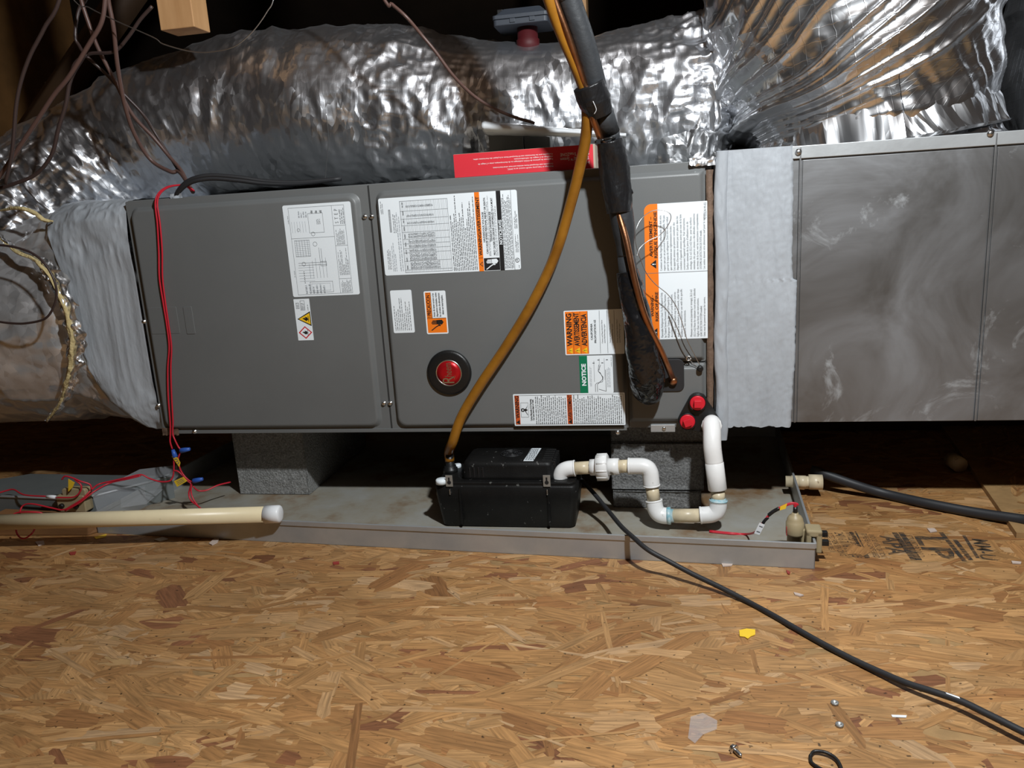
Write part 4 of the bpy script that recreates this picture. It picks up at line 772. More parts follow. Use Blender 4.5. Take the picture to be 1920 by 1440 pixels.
# ------------------------------------------------------------------ PVC trap from drain fitting to pump
RF, RP = .0168, .0134
pv = thing('pvc_drain_trap', AZ(1285, 985, FZ + .002), 'white PVC drain trap looping from the red plugged fitting down to the pump', 'pipe')
YA, YB = -.050, -.080
def K(u, v, y): return AY(u, v, y)
e1a, e1c, e1b = K(1050, 916, YA), K(1052, 880, YA), K(1078, 878, YA)
c2 = K(1218, 874, -.062); c3 = K(1231, 967, -.076); c4 = K(1346, 964, -.088); t1 = K(1346, 922, -.085); t2 = K(1339, 866, -.078); t3 = K(1335, 812, -.062); t4 = np.array([P3[0], -.018, P3[2] + .002])
def elbow(a, c, b, name='elbow'):
    """90 degree socket elbow through corner c, sockets towards a and b"""
    da = (a - c); la = np.linalg.norm(da); da /= la; db = b - c; lb_ = np.linalg.norm(db); db /= lb_; r = .017
    arc = [c + da * r, c + da * r * .62 + db * r * .08, c + (da + db) * r * .27, c + db * r * .62 + da * r * .08, c + db * r]
    mb = MB(); mb.tube([a] + [c + da * (r + .001)] + arc[1:-1] + [c + db * (r + .001)] + [b], RF, 22, sub=5)
    for e, d in ((a, da), (b, db)): mb.lathe(e - d * .003, d, [(0, RF), (.001, RF + .0008), (.0035, RF + .0008), (.0036, RP), (.001, RP)], 22)
    return mb.build(name, M['pvc'], pv)
def pipe(a, b): mb = MB(); mb.tube([a, b], RP, 20, spline=False); return mb.build('pipe', M['pvc_old'], pv, label='short cream coloured length of pipe')
e2a, e2b = K(1178, 874, -.060), K(1222, 911, -.065); e3a, e3b = K(1226, 938, -.070), K(1257, 967, -.078); e4a, e4b = K(1313, 966, -.086), K(1347, 939, -.086)
elbow(e1a, e1c, e1b); elbow(e2a, c2, e2b); elbow(e3a, c3, e3b); elbow(e4a, c4, e4b)
ua, ub = K(1107, 876.5, -.053), K(1161, 874.5, -.058)
pipe(e1b, ua); pipe(ub, e2a); pipe(e2b, e3a); pipe(e3b, e4a); pipe(e4b, t1)
ax = ub - ua; L_ = np.linalg.norm(ax); ax /= L_
mb = MB(); mb.lathe(ua, ax, [(0, RP), (0, .0178), (.020, .0182), (.020, .017), (L_ - .022, .017), (L_ - .022, .0182), (L_, .0178), (L_, RP)], 8); un = mb.build('union', M['pvc'], pv, label='white union coupling with a ribbed collar')
mb = MB(); mb.lathe(ua + ax * .013, ax, [(0, .020), (.001, .0262), (.023, .0275), (.0245, .025), (.0245, .018)], 30)
for k in range(10):
    t = k * .6283; q_ = ua + ax * .014 + .0262 * (math.cos(t) * np.array([0, 1, 0]) + math.sin(t) * np.array([0, 0, 1.0])); mb.tube([q_, q_ + ax * .021], .0022, 6, spline=False)
mb.build('union_nut', M['pvc'], un)
d = t2 - t1; mb = MB(); dn = d / np.linalg.norm(d); mb.lathe(t1 + dn * .004, dn, [(0, RP), (0, .0172), (.001, .0182), (np.linalg.norm(d) - .006, .0182), (np.linalg.norm(d) - .005, .0172), (np.linalg.norm(d) - .005, RP)], 26); mb.build('coupling', M['pvc'], pv)
mb = MB(); mb.tube([t2 - dn * .004, t2 + dn * .03, t3 + dn * .0, t3 + np.array([0, .016, .014]), t4], .0176, 24, sub=6); mb.lathe(t3 + np.array([0, .012, .011]), (t4 - t3 - np.array([0, .012, .011])), [(0, .0176), (0, .020), (.012, .020), (.013, .0176)], 12); mb.build('elbow', M['pvc'], pv, label='longer 45 degree elbow at the drain fitting')
mb = MB(); d4 = (e4b - c4) / np.linalg.norm(e4b - c4); mb.lathe(e4b + d4 * .001, d4, [(-.002, RF + .0010), (0, RF + .0013), (.0008, RF + .0010), (.001, RP + .001), (.005, RP + .0004)], 22); mb.build('cement_smear', M['primer'], pv, label='blue smear of pipe cement'); mb = MB()
d3 = (e3b - c3) / np.linalg.norm(e3b - c3); mb.lathe(e3b - d3 * .007, d3, [(0, RF + .0002), (.004, RF + .0012), (.0078, RF + .0010), (.008, RP + .0006), (.014, RP + .0003)], 22); mb.build('cement_smear', M['primer'], pv, label='blue smear of pipe cement')

# ------------------------------------------------------------------ refrigerant lines, hose, tether
ls = thing('refrigerant_lines', AY(1225, 740, -.03), 'black insulated suction line bound with bare copper pipe, entering the grey cabinet', 'pipe')
core = [(1050, -60, -.175), (1068, 0, -.16), (1092, 70, -.145), (1112, 140, -.125), (1127, 200, -.108), (1142, 250, -.090), (1151, 300, -.080), (1158, 360, -.074), (1168, 420, -.074), (1174, 480, -.074), (1182, 540, -.074), (1198, 610, -.072), (1208, 670, -.068), (1214, 715, -.055), (1224, 726, -.02)]
CP = px_path(core)
mb = MB(); k_ = len(CP) - len(core); mb.tube(CP[:5 + k_], [.0195, .0195, .0195, .0185], 20, sub=10); CP = CP[k_:]; mb.tube(CP[4:6], [.019, .020], 20, spline=False); mb.tube([CP[5], CP[6], CP[7], CP[8]], [.019, .018, .019, .021], 20, sub=8)
P = catmull(CP[7:10], 16); mb.tube(P, [.019, .0215, .0225, .022, .0205, .017, .0165], 22, spline=False); mb.tube(CP[9:11], [.0165, .0215, .0195], 22, spline=False)
mb.build('foam_insulation', M['foam'], ls)
def wrap(name, pts, rad, material, seed, rough=.18, seg=40, sub=24, label=None):
    P = catmull(pts, sub); rr = np.interp(np.linspace(0, 1, len(P)), np.linspace(0, 1, len(rad)), rad); T, Nn, Bb = frames(P); an = np.linspace(0, 2 * np.pi, seg, endpoint=False)
    s_ = np.concatenate([[0], np.cumsum(np.linalg.norm(np.diff(P, axis=0), axis=1))])[:, None]; A2 = an[None] + s_ * 14; q = np.stack(np.broadcast_arrays(s_ * 30 + seed + .6 * np.cos(A2), np.cos(A2) * 1.5, np.sin(A2) * 1.5), -1); d = 1 - rough * .5 + rough * (vnoise(q) * .9 + ridge(q * 2.3) * .35 * vnoise(q * .7 + 5) + ridge(q * 5) * .15)
    G = P[:, None] + (rr[:, None] * d)[..., None] * (np.cos(an)[None, :, None] * Nn[:, None] + np.sin(an)[None, :, None] * Bb[:, None]); mb = MB(); mb.grid(G, closed_v=True, caps=True); return mb.build(name, material, ls, label=label)
wrap('tape_wrap', px_path([(1104, 158, -.129), (1116, 190, -.119), (1125, 216, -.110)]), [.0275, .029, .0225], M['tape'], 1, .15)
wrap('tape_wrap', px_path([(1143, 262, -.094), (1150, 300, -.085), (1156, 345, -.079), (1161, 398, -.077)]), [.0235, .0255, .0265, .0255, .0225], M['tape'], 5, .2)
wrap('tape_flap', px_path([(1150, 372, -.085), (1168, 366, -.083), (1186, 358, -.080)]), [.006, .011, .004], M['tape'], 9, .4, sub=8)
wrap('plastic_wrap', px_path([(1176, 508, -.074), (1184, 545, -.073), (1198, 612, -.071), (1206, 665, -.067), (1213, 705, -.056), (1216, 728, -.042), (1220, 732, -.02)]), [.020, .0245, .028, .031, .0335, .031, .024], M['film'], 13, .2, 64, 40, label='shiny black film wound round the lower end')
mb = MB()
P = catmull(px_path([(1132, 262, -.113), (1150, 258, -.113), (1153, 262, -.068), (1130, 268, -.068), (1117, 266, -.105), (1132, 262, -.113)]), 6); mb.tube(P, .0024, 6, spline=False); mb.box(AY(1122, 266, -0.110) - .004, AY(1122, 266, -0.110) + .004); mb.build('cable_tie', M['black'], ls)
cop = [(1022, -60, -.19), (1040, 0, -.178), (1066, 70, -.163), (1088, 135, -.142), (1102, 180, -.126), (1113, 225, -.124), (1127, 262, -.101), (1139, 305, -.088), (1150, 350, -.084), (1160, 400, -.090), (1174, 450, -.098), (1190, 525, -.101), (1210, 595, -.096), (1238, 655, -.075), (1254, 692, -.048), (1262, 712, -.012)]
mb = MB(); mb.tube(px_path(cop), .0062, 14, sub=7); mb.build('copper_pipe', M['copper'], ls, label='bare copper liquid line')
mb = MB(); q_ = AY(1262, 712, -.014); mb.lathe(q_, (0, 1, .25), [(-.012, .0066), (-.008, .0085), (.0, .0085), (.002, .0066)], 16); mb.build('brazed_joint', M['copper'], ls)
# thin white streak along the tape ridge over the copper line
mb = MB(); mb.tube(px_path([(1112, 190, -.152), (1118, 205, -.146), (1114, 214, -.142)]), .0006, 5); mb.build('tape_streak', M['tagwhite'], ls)

hs = MB(); hose = [(1012, -60, -.19), (1030, 0, -.178), (1052, 60, -.16), (1078, 120, -.142), (1096, 170, -.125), (1101, 215, -.118), (1098, 260, -.098), (1088, 310, -.076), (1072, 375, -.058), (1042, 475, -.046), (1000, 565, -.040), (950, 648, -.038), (903, 718, -.040), (866, 780, -.042), (849, 828, -.045)]
hp = px_path(hose) + [np.array([hb[0], hb[1], TZ + .052]), np.array([hb[0], hb[1], TZ + .030])]
hs.tube(hp, .0105, 14, sub=8); tag(hs.build('drain_hose', M['amber']), 'amber vinyl hose curving from the line bundle down to the pump', 'hose')

tw = thing('cap_tether', AY(1313, 690, -.02), 'thin wire tether looping over the fire risk sticker to a small black cap', 'wire')
mb = MB(); mb.tube(px_path([(1194, 480, -.07), (1200, 465, -.06), (1215, 452, -.055), (1238, 440, -.05), (1255, 418, -.05), (1257, 402, -.05), (1243, 394, -.05), (1222, 396, -.05), (1203, 410, -.052), (1193, 430, -.06), (1192, 455, -.06), (1201, 486, -.055), (1212, 512, -.05), (1228, 532, -.045), (1252, 552, -.042), (1268, 575, -.040), (1279, 605, -.036), (1288, 636, -.030), (1302, 665, -.024), (1312, 684, -.019)]), .0008, 6, sub=8)
mb.tube(px_path([(1254, 590, -.017), (1266, 625, -.0165), (1278, 655, -.016), (1290, 672, -.016), (1310, 690, -.017)]), .0008, 6, sub=8); mb.build('wire', M['wire'], tw)
mb = MB(); q_ = AY(1291, 672, -.017); mb.tube([q_ + np.array([.0045 * math.cos(t), 0, .0045 * math.sin(t)]) for t in np.linspace(0, 6.2832, 16)], .0014, 6, spline=False); mb.build('crimp_ring', M['steel'], tw)
mb = MB(); mb.lathe(AY(1312, 690, -.014), (.1, -1, 0), [(0, .0055), (.003, .0065), (.009, .006), (.010, .003)], 10); mb.build('cap', M['black'], tw)

# ------------------------------------------------------------------ boxes and sleeve on the cabinet top
yb_ = .035; a, b = AY(852, 322, yb_), AY(1116, 289, yb_); hb_ = .048
rb = thing('red_box', ((a[0] + b[0]) / 2, yb_, ZT), 'flat red cardboard box printed with white text, on top of the grey cabinet', 'box')
mb = MB(); mb.box((a[0], yb_, ZT + .001), (b[0], yb_ + .145, ZT + hb_)); mb.build('carton', [M['carton']], rb, bev=.001)
mb = MB(); mb.box((a[0] + .0005, yb_ - .0012, ZT + .0015), (b[0] - .004, yb_, ZT + hb_ - .0005)); fb = mb.build('printed_face', M['boxred'], rb, label='red printed front face')
mb = MB(); fu = lambda p_, q_, h: (b[0] - p_, yb_ - .0016 - h, ZT + hb_ - q_)      # upside-down lettering
for t, p_, q_, cap, w in (('HZ322K', .010, .034, .0085, .032), ('TrueZONE\u2122 System', .010, .023, .0085, .066), ('Syst\u00e8me TrueZONE', .010, .0125, .0085, .066)):
    v_, f_, w_ = text_geo(t, .01); ky = cap / .69; mb.add([fu(p_ + q[0] * w / w_, (hb_ - (q_ - .006)) - .018 - (hb_ - q_) * 0 + 0 + q[1] * ky - .012 + (q_ - .0125) * 0, 0) for q in v_], f_)
mb = MB()
def upside(t, p_, zb, cap, w):
    v_, f_, w_ = text_geo(t, .006); ky = cap / .69; mb.add([(b[0] - p_ - q[0] * w / w_, yb_ - .0016, zb - q[1] * ky) for q in v_], f_)
upside('HZ322', .012, ZT + .0165, .0062, .030); upside('TrueZONE\u2122 System', .012, ZT + .0255, .0062, .058); upside('Systeme TrueZONE', .012, ZT + .0345, .0062, .058)
for t, zb, w in (('Multistage or heat pump retrofit control, up to 2H/2C.', .009, .095), ('Compatible with Honeywell Home wireless and most wired thermostats.', .014, .125), ('Regulateur de systemes de CVCA multietages ou de thermopompes, jusqu a 2 etages de', .023, .155), ('chauffage et 2 etages de refroidissement.', .028, .080), ('Compatible avec les thermostats sans fil Honeywell Home et la plupart des thermostats cables.', .033, .165)): upside(t, .085, ZT + zb + .003, .0026, w)
mb.build('print', mat('white_print', (.85, .83, .82), .5), fb)
q0, q1, q2 = AY(917, 272, .186), AY(981, 250, .186), AY(1030, 250, .186)
gb = thing('grey_box', (q0[0] + .04, .14, ZT), 'plain grey box behind the red cardboard box on the cabinet top', 'box')
mb = MB(); mb.box((q0[0], .186, ZT + .001), (q1[0] - .001, .232, AY(917, 248, .19)[2])); mb.build('box_half', M['greybox'], gb, bev=.001)
mb = MB(); mb.box((q1[0] + .001, .188, ZT + .001), (q2[0], .232, AY(981, 250, .19)[2])); mb.build('box_half', mat('darker_grey_carton', (.10, .10, .095), .7), gb, bev=.001)
sl = MB(); s0, s1 = AY(912, 241, .15), AY(1174, 255, .12); n = 60; g = []
for k in range(n):
    t = k / (n - 1); c = s0 * (1 - t) + s1 * t; w = .030 * (1 - .75 * t ** 1.4); h = .0145 * (1 - .7 * t)
    g.append([c + np.array([0, w * 1.6 * math.cos(q), h * math.sin(q) + .0015 * vnoise(np.array([t * 30, q, 1.]))]) for q in np.linspace(0, 2 * np.pi, 18, endpoint=False)])
sl.grid(np.array(g), closed_v=True, caps=True); sl.build('x', M['white']) if False else None
tag(sl.build('plastic_sleeve', mat('milky_plastic_film', (.66, .68, .70), .14, 0, .1, 20, .5, 40, stretch=(.15, 1, 1), spec=.8)), 'long rolled white plastic sleeve lying on the red box', 'plastic sleeve')

# zone damper actuator
dm = thing('zone_damper_actuator', AY(980, 70, .30), 'grey plastic damper motor on a red collar on top of the foil duct', 'damper actuator')
a, b = AY(927, 52, .30), AY(1028, 30, .30); zt = AY(980, 12, .30)[2]; zm = AY(980, 35, .30)[2]
def frus(mb, x0, x1, y0, y1, z0, z1, ix=0, iy=0):
    rings = [[(p_, q_, z0) for p_, q_ in rrect(x0, x1, y0, y1, .008)], [(p_, q_, z1) for p_, q_ in rrect(x0 + ix, x1 - ix, y0 + iy, y1 - iy, .008)]]; g = np.array(rings); nn = g.shape[1]; mb.grid(g, closed_v=True, caps=True, smooth=False)
mb = MB(); frus(mb, a[0], b[0], .285, .40, a[2], zm); mb.build('housing', M['plastic_grey'], dm, bev=.0015)
mb = MB(); frus(mb, a[0] - .0015, b[0] + .0015, .2835, .4015, zm + .0006, zm + .009); frus(mb, a[0] + .002, b[0] - .002, .287, .398, zm + .009, zt, .016, .02); mb.build('lid', M['plastic_grey'], dm, bev=.0015)
for fx in (.36, .72): x = a[0] + (b[0] - a[0]) * fx; MB().box((x - .006, .2825, a[2] + .004), (x + .006, .286, zm)).build('latch', M['plastic_grey'], dm, bev=.0006)
mb = MB(); mb.box((a[0] + .004, .32, zm + .012), (a[0] + .018, .34, zt + .004)); mb.build('terminal_knob', M['black'], dm, bev=.002)
c = AY(985, 66, .30); mb = MB(); mb.lathe((c[0], .335, c[2] - .03), (0, 0, 1), [(0, .027), (.026, .027), (.028, .024), (a[2] - c[2] + .032, .024)], 28); mb.build('red_collar', M['darkred'], dm)

# ------------------------------------------------------------------ wires and cables
def cable(name, pts, r, m, label, cat='cable', group=None, seg=8, zmode=False):
    P = [AZ(*p_) for p_ in pts] if zmode else px_path(pts); mb = MB(); mb.tube(P, r, seg, sub=7); return tag(mb.build(name, m), label, cat, group)
GB = 'brown control cables hanging at upper left'
cable('thermostat_cable', [(146, -40, -.02), (152, 0, -.01), (173, 63, .0), (187, 97, .01), (213, 147, .03), (247, 213, .06), (287, 257, .09), (317, 293, .10), (340, 320, .09), (352, 345, .07)], .0042, M['brownwire'], 'brown cable swinging from top left to the cabinet corner, passing behind the red wire', group=GB)
cable('thermostat_cable', [(200, -40, -.04), (203, 0, -.03), (213, 53, -.02), (220, 120, .0), (233, 193, .03), (253, 253, .06), (283, 300, .09), (320, 322, .09), (337, 323, .09), (362, 360, .03)], .0045, M['brownwire'], 'thicker brown cable hanging nearly straight then curving right to the cabinet corner', group=GB)
cable('thermostat_cable', [(198, -40, -.05), (197, 0, -.05), (190, 43, -.05), (167, 83, -.05), (130, 143, -.05), (100, 180, -.05), (67, 230, -.05), (27, 290, -.05), (-10, 345, -.05)], .0045, M['brownwire'], 'brown cable running diagonally from top down to the left edge', group=GB)
cable('thermostat_cable', [(170, -30, .05), (148, 18, .04), (141, 67, .03), (148, 85, .03), (162, 105, .02), (200, 140, .04), (233, 177, .06), (267, 213, .08), (293, 253, .10), (335, 320, .10)], .0036, mat('dark_brown_cable', (.045, .028, .025), .4), 'dark thin cable bowing left then crossing the foil to the cabinet corner', group=GB)
cable('thermostat_cable', [(160, 100, -.03), (133, 147, -.03), (123, 197, -.03), (110, 240, -.03), (97, 290, -.03), (67, 327, -.03), (20, 347, -.04), (-12, 356, -.04)], .0042, MAT['dark_brown_cable'], 'dark cable drooping in front of the foil elbow to the left edge', group=GB)
cable('thermostat_cable', [(116, -20, -.08), (83, 53, -.08), (57, 103, -.08), (40, 150, -.08), (30, 200, -.08), (23, 283, -.08), (10, 345, -.08)], .0038, MAT['dark_brown_cable'], 'leftmost faint brown cable hanging along the left edge', group=GB)
cable('thermostat_cable', [(285, 12, .0), (262, 38, .0), (240, 70, .0), (213, 97, .0), (167, 101, .0), (140, 120, .0), (133, 150, .0)], .0036, MAT['dark_brown_cable'], 'short dark cable looping under the wood stub', group=GB)
cable('hanging_wire', [(130, -10, -.05), (167, 14, -.05), (213, 37, -.05), (287, 70, -.05), (307, 83, -.05), (360, 97, -.05), (400, 97, -.05), (440, 87, -.05), (473, 60, -.05), (500, 23, -.05), (514, -10, -.05), (520, -120, -.05)], .0011, M['wire'], 'thin pale wire sagging across the upper duct below the wood stub', 'wire')
cable('thermostat_cable', [(715, -10, .0), (735, 8, .0), (762, 32, .0), (790, 65, .02), (815, 95, .03), (850, 142, .05), (885, 177, .08), (920, 200, .10), (960, 218, .12), (1003, 231, .13)], .0034, M['brownwire'], 'single brown cable crossing the middle of the upper foil duct to the plastic sleeve')
mb = MB()
for dv, dy in ((0, 0), (7, .006)): mb.tube(px_path([(330, 366 + dv * .3, .008), (338, 353 + dv * .5, .004), (352, 340 + dv * .7, .002), (372, 332 + dv * .8, .004), (402, 329 + dv * .8, .012), (450, 333 + dv * .8, .025), (500, 340 + dv * .6, .04), (560, 342 + dv * .3, .055), (640, 335, .075)]), .0048, 9)
tag(mb.build('power_cable', M['rubber']), 'pair of thick black cables arching over the cabinet top left corner', 'cable')
cable('thermostat_cable', [(-10, 602, -.10), (20, 606, -.10), (50, 606, -.10), (85, 597, -.10), (102, 572, -.10), (106, 545, -.10), (98, 517, -.10), (80, 490, -.10), (55, 472, -.10), (20, 462, -.10), (-10, 459, -.10)], .0026, MAT['dark_brown_cable'], 'dark wire looping in front of the lower left foil duct')
# red control wiring
M['redwire2'] = M['redwire']
rw = thing('red_control_wire', AY(322, 830, -.02), 'pair of red control wires hanging down the left cabinet door to blue wire nuts', 'wire')
mainp = [(362, 358, .02), (350, 349, .01), (336, 347, .004), (314, 351, -.004), (298, 363, -.012), (292, 382, -.017), (296, 420, -.018), (300, 470, -.018), (302, 520, -.018), (308, 565, -.018), (314, 610, -.018), (318, 650, -.018), (316, 690, -.018), (318, 740, -.018), (322, 790, -.018), (322, 812, -.018)]
for dx, tail in ((-2, [(319, 828, -.02), (323, 842, -.02)]), (3, [(328, 825, -.02), (336, 840, -.02), (342, 843, -.02)])):
    mb = MB(); mb.tube(px_path([(u + dx + 1.2 * math.sin(v / 40 + dx), v, y) for u, v, y in mainp] + tail), .0019, 7, sub=6); mb.build('strand', M['redwire'], rw)
def nut(u, v, y, du, dv, par):
    a_, b_ = AY(u, v, y), AY(u + du, v + dv, y); mb = MB(); d_ = b_ - a_; L2 = np.linalg.norm(d_); mb.lathe(a_, d_, [(0, .0035), (.002, .0062), (L2 * .5, .0055), (L2, .0038)], 10); return mb.build('wire_nut', M['blue'], par)
nut(329, 858, -.02, -5, -15, rw); nut(338, 845, -.02, 18, -3, rw)
def tagsheet(corners, par, m='tagyel', lines=3, lab=None):
    P = [AY(*c_) for c_ in corners]; n_ = np.cross(P[1] - P[0], P[2] - P[0]); n_ /= np.linalg.norm(n_); n_ = n_ * .0006 * (1 if n_[1] < 0 else -1)
    mb = MB(); mb.add([p_ for p_ in P] + [p_ - n_ for p_ in P], [(0, 1, 2, 3), (7, 6, 5, 4), (0, 4, 5, 1), (1, 5, 6, 2), (2, 6, 7, 3), (3, 7, 4, 0)])
    for k in range(lines):
        t = .25 + .5 * k / max(1, lines - 1); a_ = P[0] * (1 - t) + P[3] * t; b_ = P[1] * (1 - t) + P[2] * t; a2, b2 = a_ + (b_ - a_) * .2, a_ + (b_ - a_) * .85; s_ = (P[3] - P[0]) * .035
        mb.add([q_ + n_ * 1.0 for q_ in (a2 - s_, b2 - s_, b2 + s_, a2 + s_)], [(0, 1, 2, 3)], 1)
    return mb.build('wire_tag', [M[m], M['inkgrey']], par, label=lab)
tagsheet([(322, 856, -.024), (333, 858, -.024), (338, 868, -.024), (336, 876, -.024)], rw)
rw2 = thing('red_control_wire', AY(325, 905, -.02), 'red wires trailing left from the hanging blue nuts to the beige float switch', 'wire')
def strand(pts, par, r=.0019): mb = MB(); mb.tube(px_path(pts), r, 7, sub=6); return mb.build('strand', M['redwire'], par)
strand([(326, 858, -.02), (326, 878, -.02), (324, 894, -.02), (317, 902, -.025), (300, 903, -.03), (280, 897, -.035), (264, 890, -.04), (240, 895, -.05), (205, 903, -.06), (185, 908, -.07), (172, 918, -.095), (155, 935, -.112), (135, 948, -.116), (118, 956, -.118), (95, 952, -.118), (62, 945, -.12), (45, 947, -.12), (38, 958, -.13), (36, 985, -.17)], rw2)
strand([(264, 892, -.04), (240, 898, -.05), (205, 906, -.06), (176, 922, -.095), (150, 942, -.114), (122, 958, -.118)], rw2)
strand([(172, 918, -.10), (168, 908, -.10), (150, 902, -.108), (136, 896, -.108), (122, 893, -.108), (116, 899, -.108)], rw2)
strand([(140, 899, -.108), (152, 910, -.108), (150, 922, -.11), (138, 932, -.112), (105, 933, -.112)], rw2)
strand([(18, 972, -.15), (30, 962, -.14), (55, 960, -.14), (78, 962, -.13), (82, 972, -.13)], rw2)
strand([(-8, 926, -.09), (12, 920, -.08), (26, 918, -.08), (46, 928, -.105), (90, 931, -.112)], rw2)
mb = MB(); a_ = AY(88, 931, -.112); b_ = AY(104, 932, -.112); mb.tube([a_, b_], .0042, 10, spline=False); mb.build('butt_splice', M['tagwhite'], rw2)
tagsheet([(128, 898, -.112), (140, 905, -.112), (136, 914, -.112), (128, 922, -.112)], rw2, lines=0)
rw3 = thing('red_control_wire', AY(365, 930, -.02), 'red wires with yellow tag dropping from the blue nut into the drain pan', 'wire')
strand([(338, 848, -.02), (334, 862, -.02), (338, 880, -.02), (346, 893, -.02), (356, 902, -.02), (362, 903, -.02)], rw3)
strand([(326, 882, -.02), (334, 884, -.02), (343, 892, -.02), (352, 902, -.02), (358, 908, -.02), (354, 925, -.025), (358, 938, -.03), (370, 948, -.035), (381, 958, -.04)], rw3)
strand([(360, 905, -.02), (358, 920, -.025), (362, 935, -.03), (372, 950, -.035)], rw3)
strand([(362, 912, -.02), (372, 920, -.01), (388, 919, .0), (408, 910, .02), (432, 904, .05)], rw3)
nut(362, 902, -.022, 18, -4, rw3)
tagsheet([(326, 902, -.022), (344, 894, -.022), (351, 902, -.022), (332, 913, -.022)], rw3)
# lower loop of red wire on the floor by the board
cable('red_control_wire', [(30, 984, -.20), (31, 998, -.215), (38, 1008, -.225), (48, 1009, -.225), (60, 1000, -.215), (66, 990, -.20)], .0018, M['redwire'], 'small loop of red wire poking out below the ivory pipe', 'wire')

# left float switch
fs = thing('float_switch', AZ(140, 965, FZ), 'beige plastic float switch clipped at the left end of the drain pan', 'float switch')
a_, b_ = AY(110, 960, -.105), AY(156, 930, -.105)
mb = MB(); mb.prism(rrect(a_[0], b_[0], a_[2], b_[2], .004), XZ, .078, .105); mb.prism(rrect(a_[0] + .016, b_[0] + .004, b_[2] - .01, b_[2] + .016, .006), XZ, .080, .102); mb.build('clip_body', M['beige'], fs, bev=.002)
for u, v in ((117, 948), (144, 949)): q_ = AY(u, v, -.105); mb = MB(); mb.lathe(q_, (0, -1, 0), [(0, .006), (.006, .006), (.007, .004)], 12); mb.build('clamp_screw', M['black'], fs)
# right float switch clamped on the pan
fr = thing('float_switch', AZ(1495, 1015, FZ), 'beige round float switch clamped on the front right corner of the drain pan', 'float switch')
c = PO + pa * .030 + pb * .045; cz = AY(1496, 1018, c[1])[2]
mb = MB(); mb.lathe((c[0], c[1], FZ + .010), (0, 0, 1), [(0, .0135), (.036, .0135), (.0365, .0155), (.040, .0160), (.060, .0160), (.061, .0150), (.067, .0140), (.073, .0105), (.076, .006), (.079, .0055)], 28); mb.build('float_housing', M['beige'], fr)
mb = MB(); mb.lathe((c[0], c[1], FZ + .088), (0, 0, 1), [(0, .0042), (.012, .0038)], 12); mb.build('cable_gland', M['black'], fr)
wl = PO + pb * .03; mb = MB()
mb.box((.004, .018, .012), (.013, .052, PH + .014), M=PAN); mb.box((-.014, .018, .022), (-.004, .052, PH + .014), M=PAN); mb.box((-.014, .018, PH + .003), (.013, .052, PH + .016), M=PAN); mb.box((.012, .036, .02), (.020, .050, .06), M=PAN); mb.build('clamp', M['beige'], fr, bev=.003)
mb = MB(); mb.box((.0455, .028, .050), (.0462, .034, .066), M=PAN); mb.build('red_emblem', M['redink'], fr)
for bb_, zz in ((.028, .040), (.044, .050)): mb = MB(); q_ = PAN([(-.014, bb_, zz)])[0]; mb.box(q_ - np.array([0, .005, .005]), q_ + np.array([.012, .005, .005])); mb.build('clamp_screw', M['black'], fr, bev=.001)
rw4 = thing('red_control_wire', AY(1420, 990, -.1), 'red wires with white and yellow tags running to the right hand float switch', 'wire')
yy = c[1]
for k in (0, 1):
    mb = MB(); P = [AZ(1330, 995 + 2 * k, FZ + .004), AZ(1370, 999 + 2 * k, FZ + .004), AZ(1400, 1001 + k, FZ + .006), AY(1418, 996 + k, yy), AY(1430, 980 + 2 * k, yy), AY(1445, 962 + 2 * k, yy), AY(1465, 950 + 2 * k, yy), AY(1484, 943 + 2 * k, yy), AY(1496, 945 + 2 * k, yy)] + [np.array([c[0] - .001 + .002 * k, yy, FZ + .105]), np.array([c[0] - .001 + .002 * k, yy, FZ + .095])]
    mb.tube(P, .0017, 7); mb.build('strand', M['redwire'], rw4)
mb = MB(); mb.tube([AY(1441, 966, yy), AY(1450, 959, yy), AY(1461, 953, yy)], .0036, 8); mb.tube([AY(1430, 982, yy), AY(1434, 976, yy), AY(1440, 970, yy)], .003, 8); mb.build('black_tape', M['tape'], rw4)
tagsheet([(1463, 950, yy - .004), (1476, 944, yy - .004), (1473, 954, yy - .004), (1462, 957, yy - .004)], rw4, lines=0)
tagsheet([(1424, 980, yy - .009), (1434, 984, yy - .009), (1424, 1003, yy - .009), (1414, 1000, yy - .009)], rw4, 'tagwhite', 2)

# ------------------------------------------------------------------ ivory pipe, board
ip = thing('ivory_pipe', AZ(200, 985, FZ), 'long ivory plastic pipe with a white end cap resting across the pan rim at left', 'pipe')
pe = AZ(515, 964, -.1262); ps = AZ(-60, 981, -.1262); dv = (ps - pe) / np.linalg.norm(ps - pe)
mb = MB(); mb.tube([pe + dv * .012, ps], .0168, 24, spline=False); mb.build('pipe_length', M['pvc_ivory'], ip)
mb = MB(); mb.lathe(pe - dv * .014, dv, [(0, .012), (.0015, .0165), (.004, .0185), (.034, .0190), (.034, .0168)], 30); mb.build('end_cap', mat('white_cap', (.78, .80, .82), .35), ip, label='white end cap')
bz = FZ + .034; qa, qb, qc = AZ(-70, 992, bz), AZ(166, 988, bz), AZ(150, 1012, FZ)
mb = MB(); mb.add([(qa[0], qc[1] + .008, FZ + .001), (qb[0] - .03, qc[1] + .02, FZ + .001), (qb[0] + .005, qc[1] + .075, FZ + .001), (qa[0], qc[1] + .09, FZ + .001), (qa[0], qc[1] + .006, bz), (qb[0] - .025, qc[1] + .022, bz - .004), (qb[0], qc[1] + .075, bz - .002), (qa[0], qc[1] + .09, bz)], [(0, 3, 2, 1), (4, 5, 6, 7), (0, 1, 5, 4), (1, 2, 6, 5), (2, 3, 7, 6), (3, 0, 4, 7)])
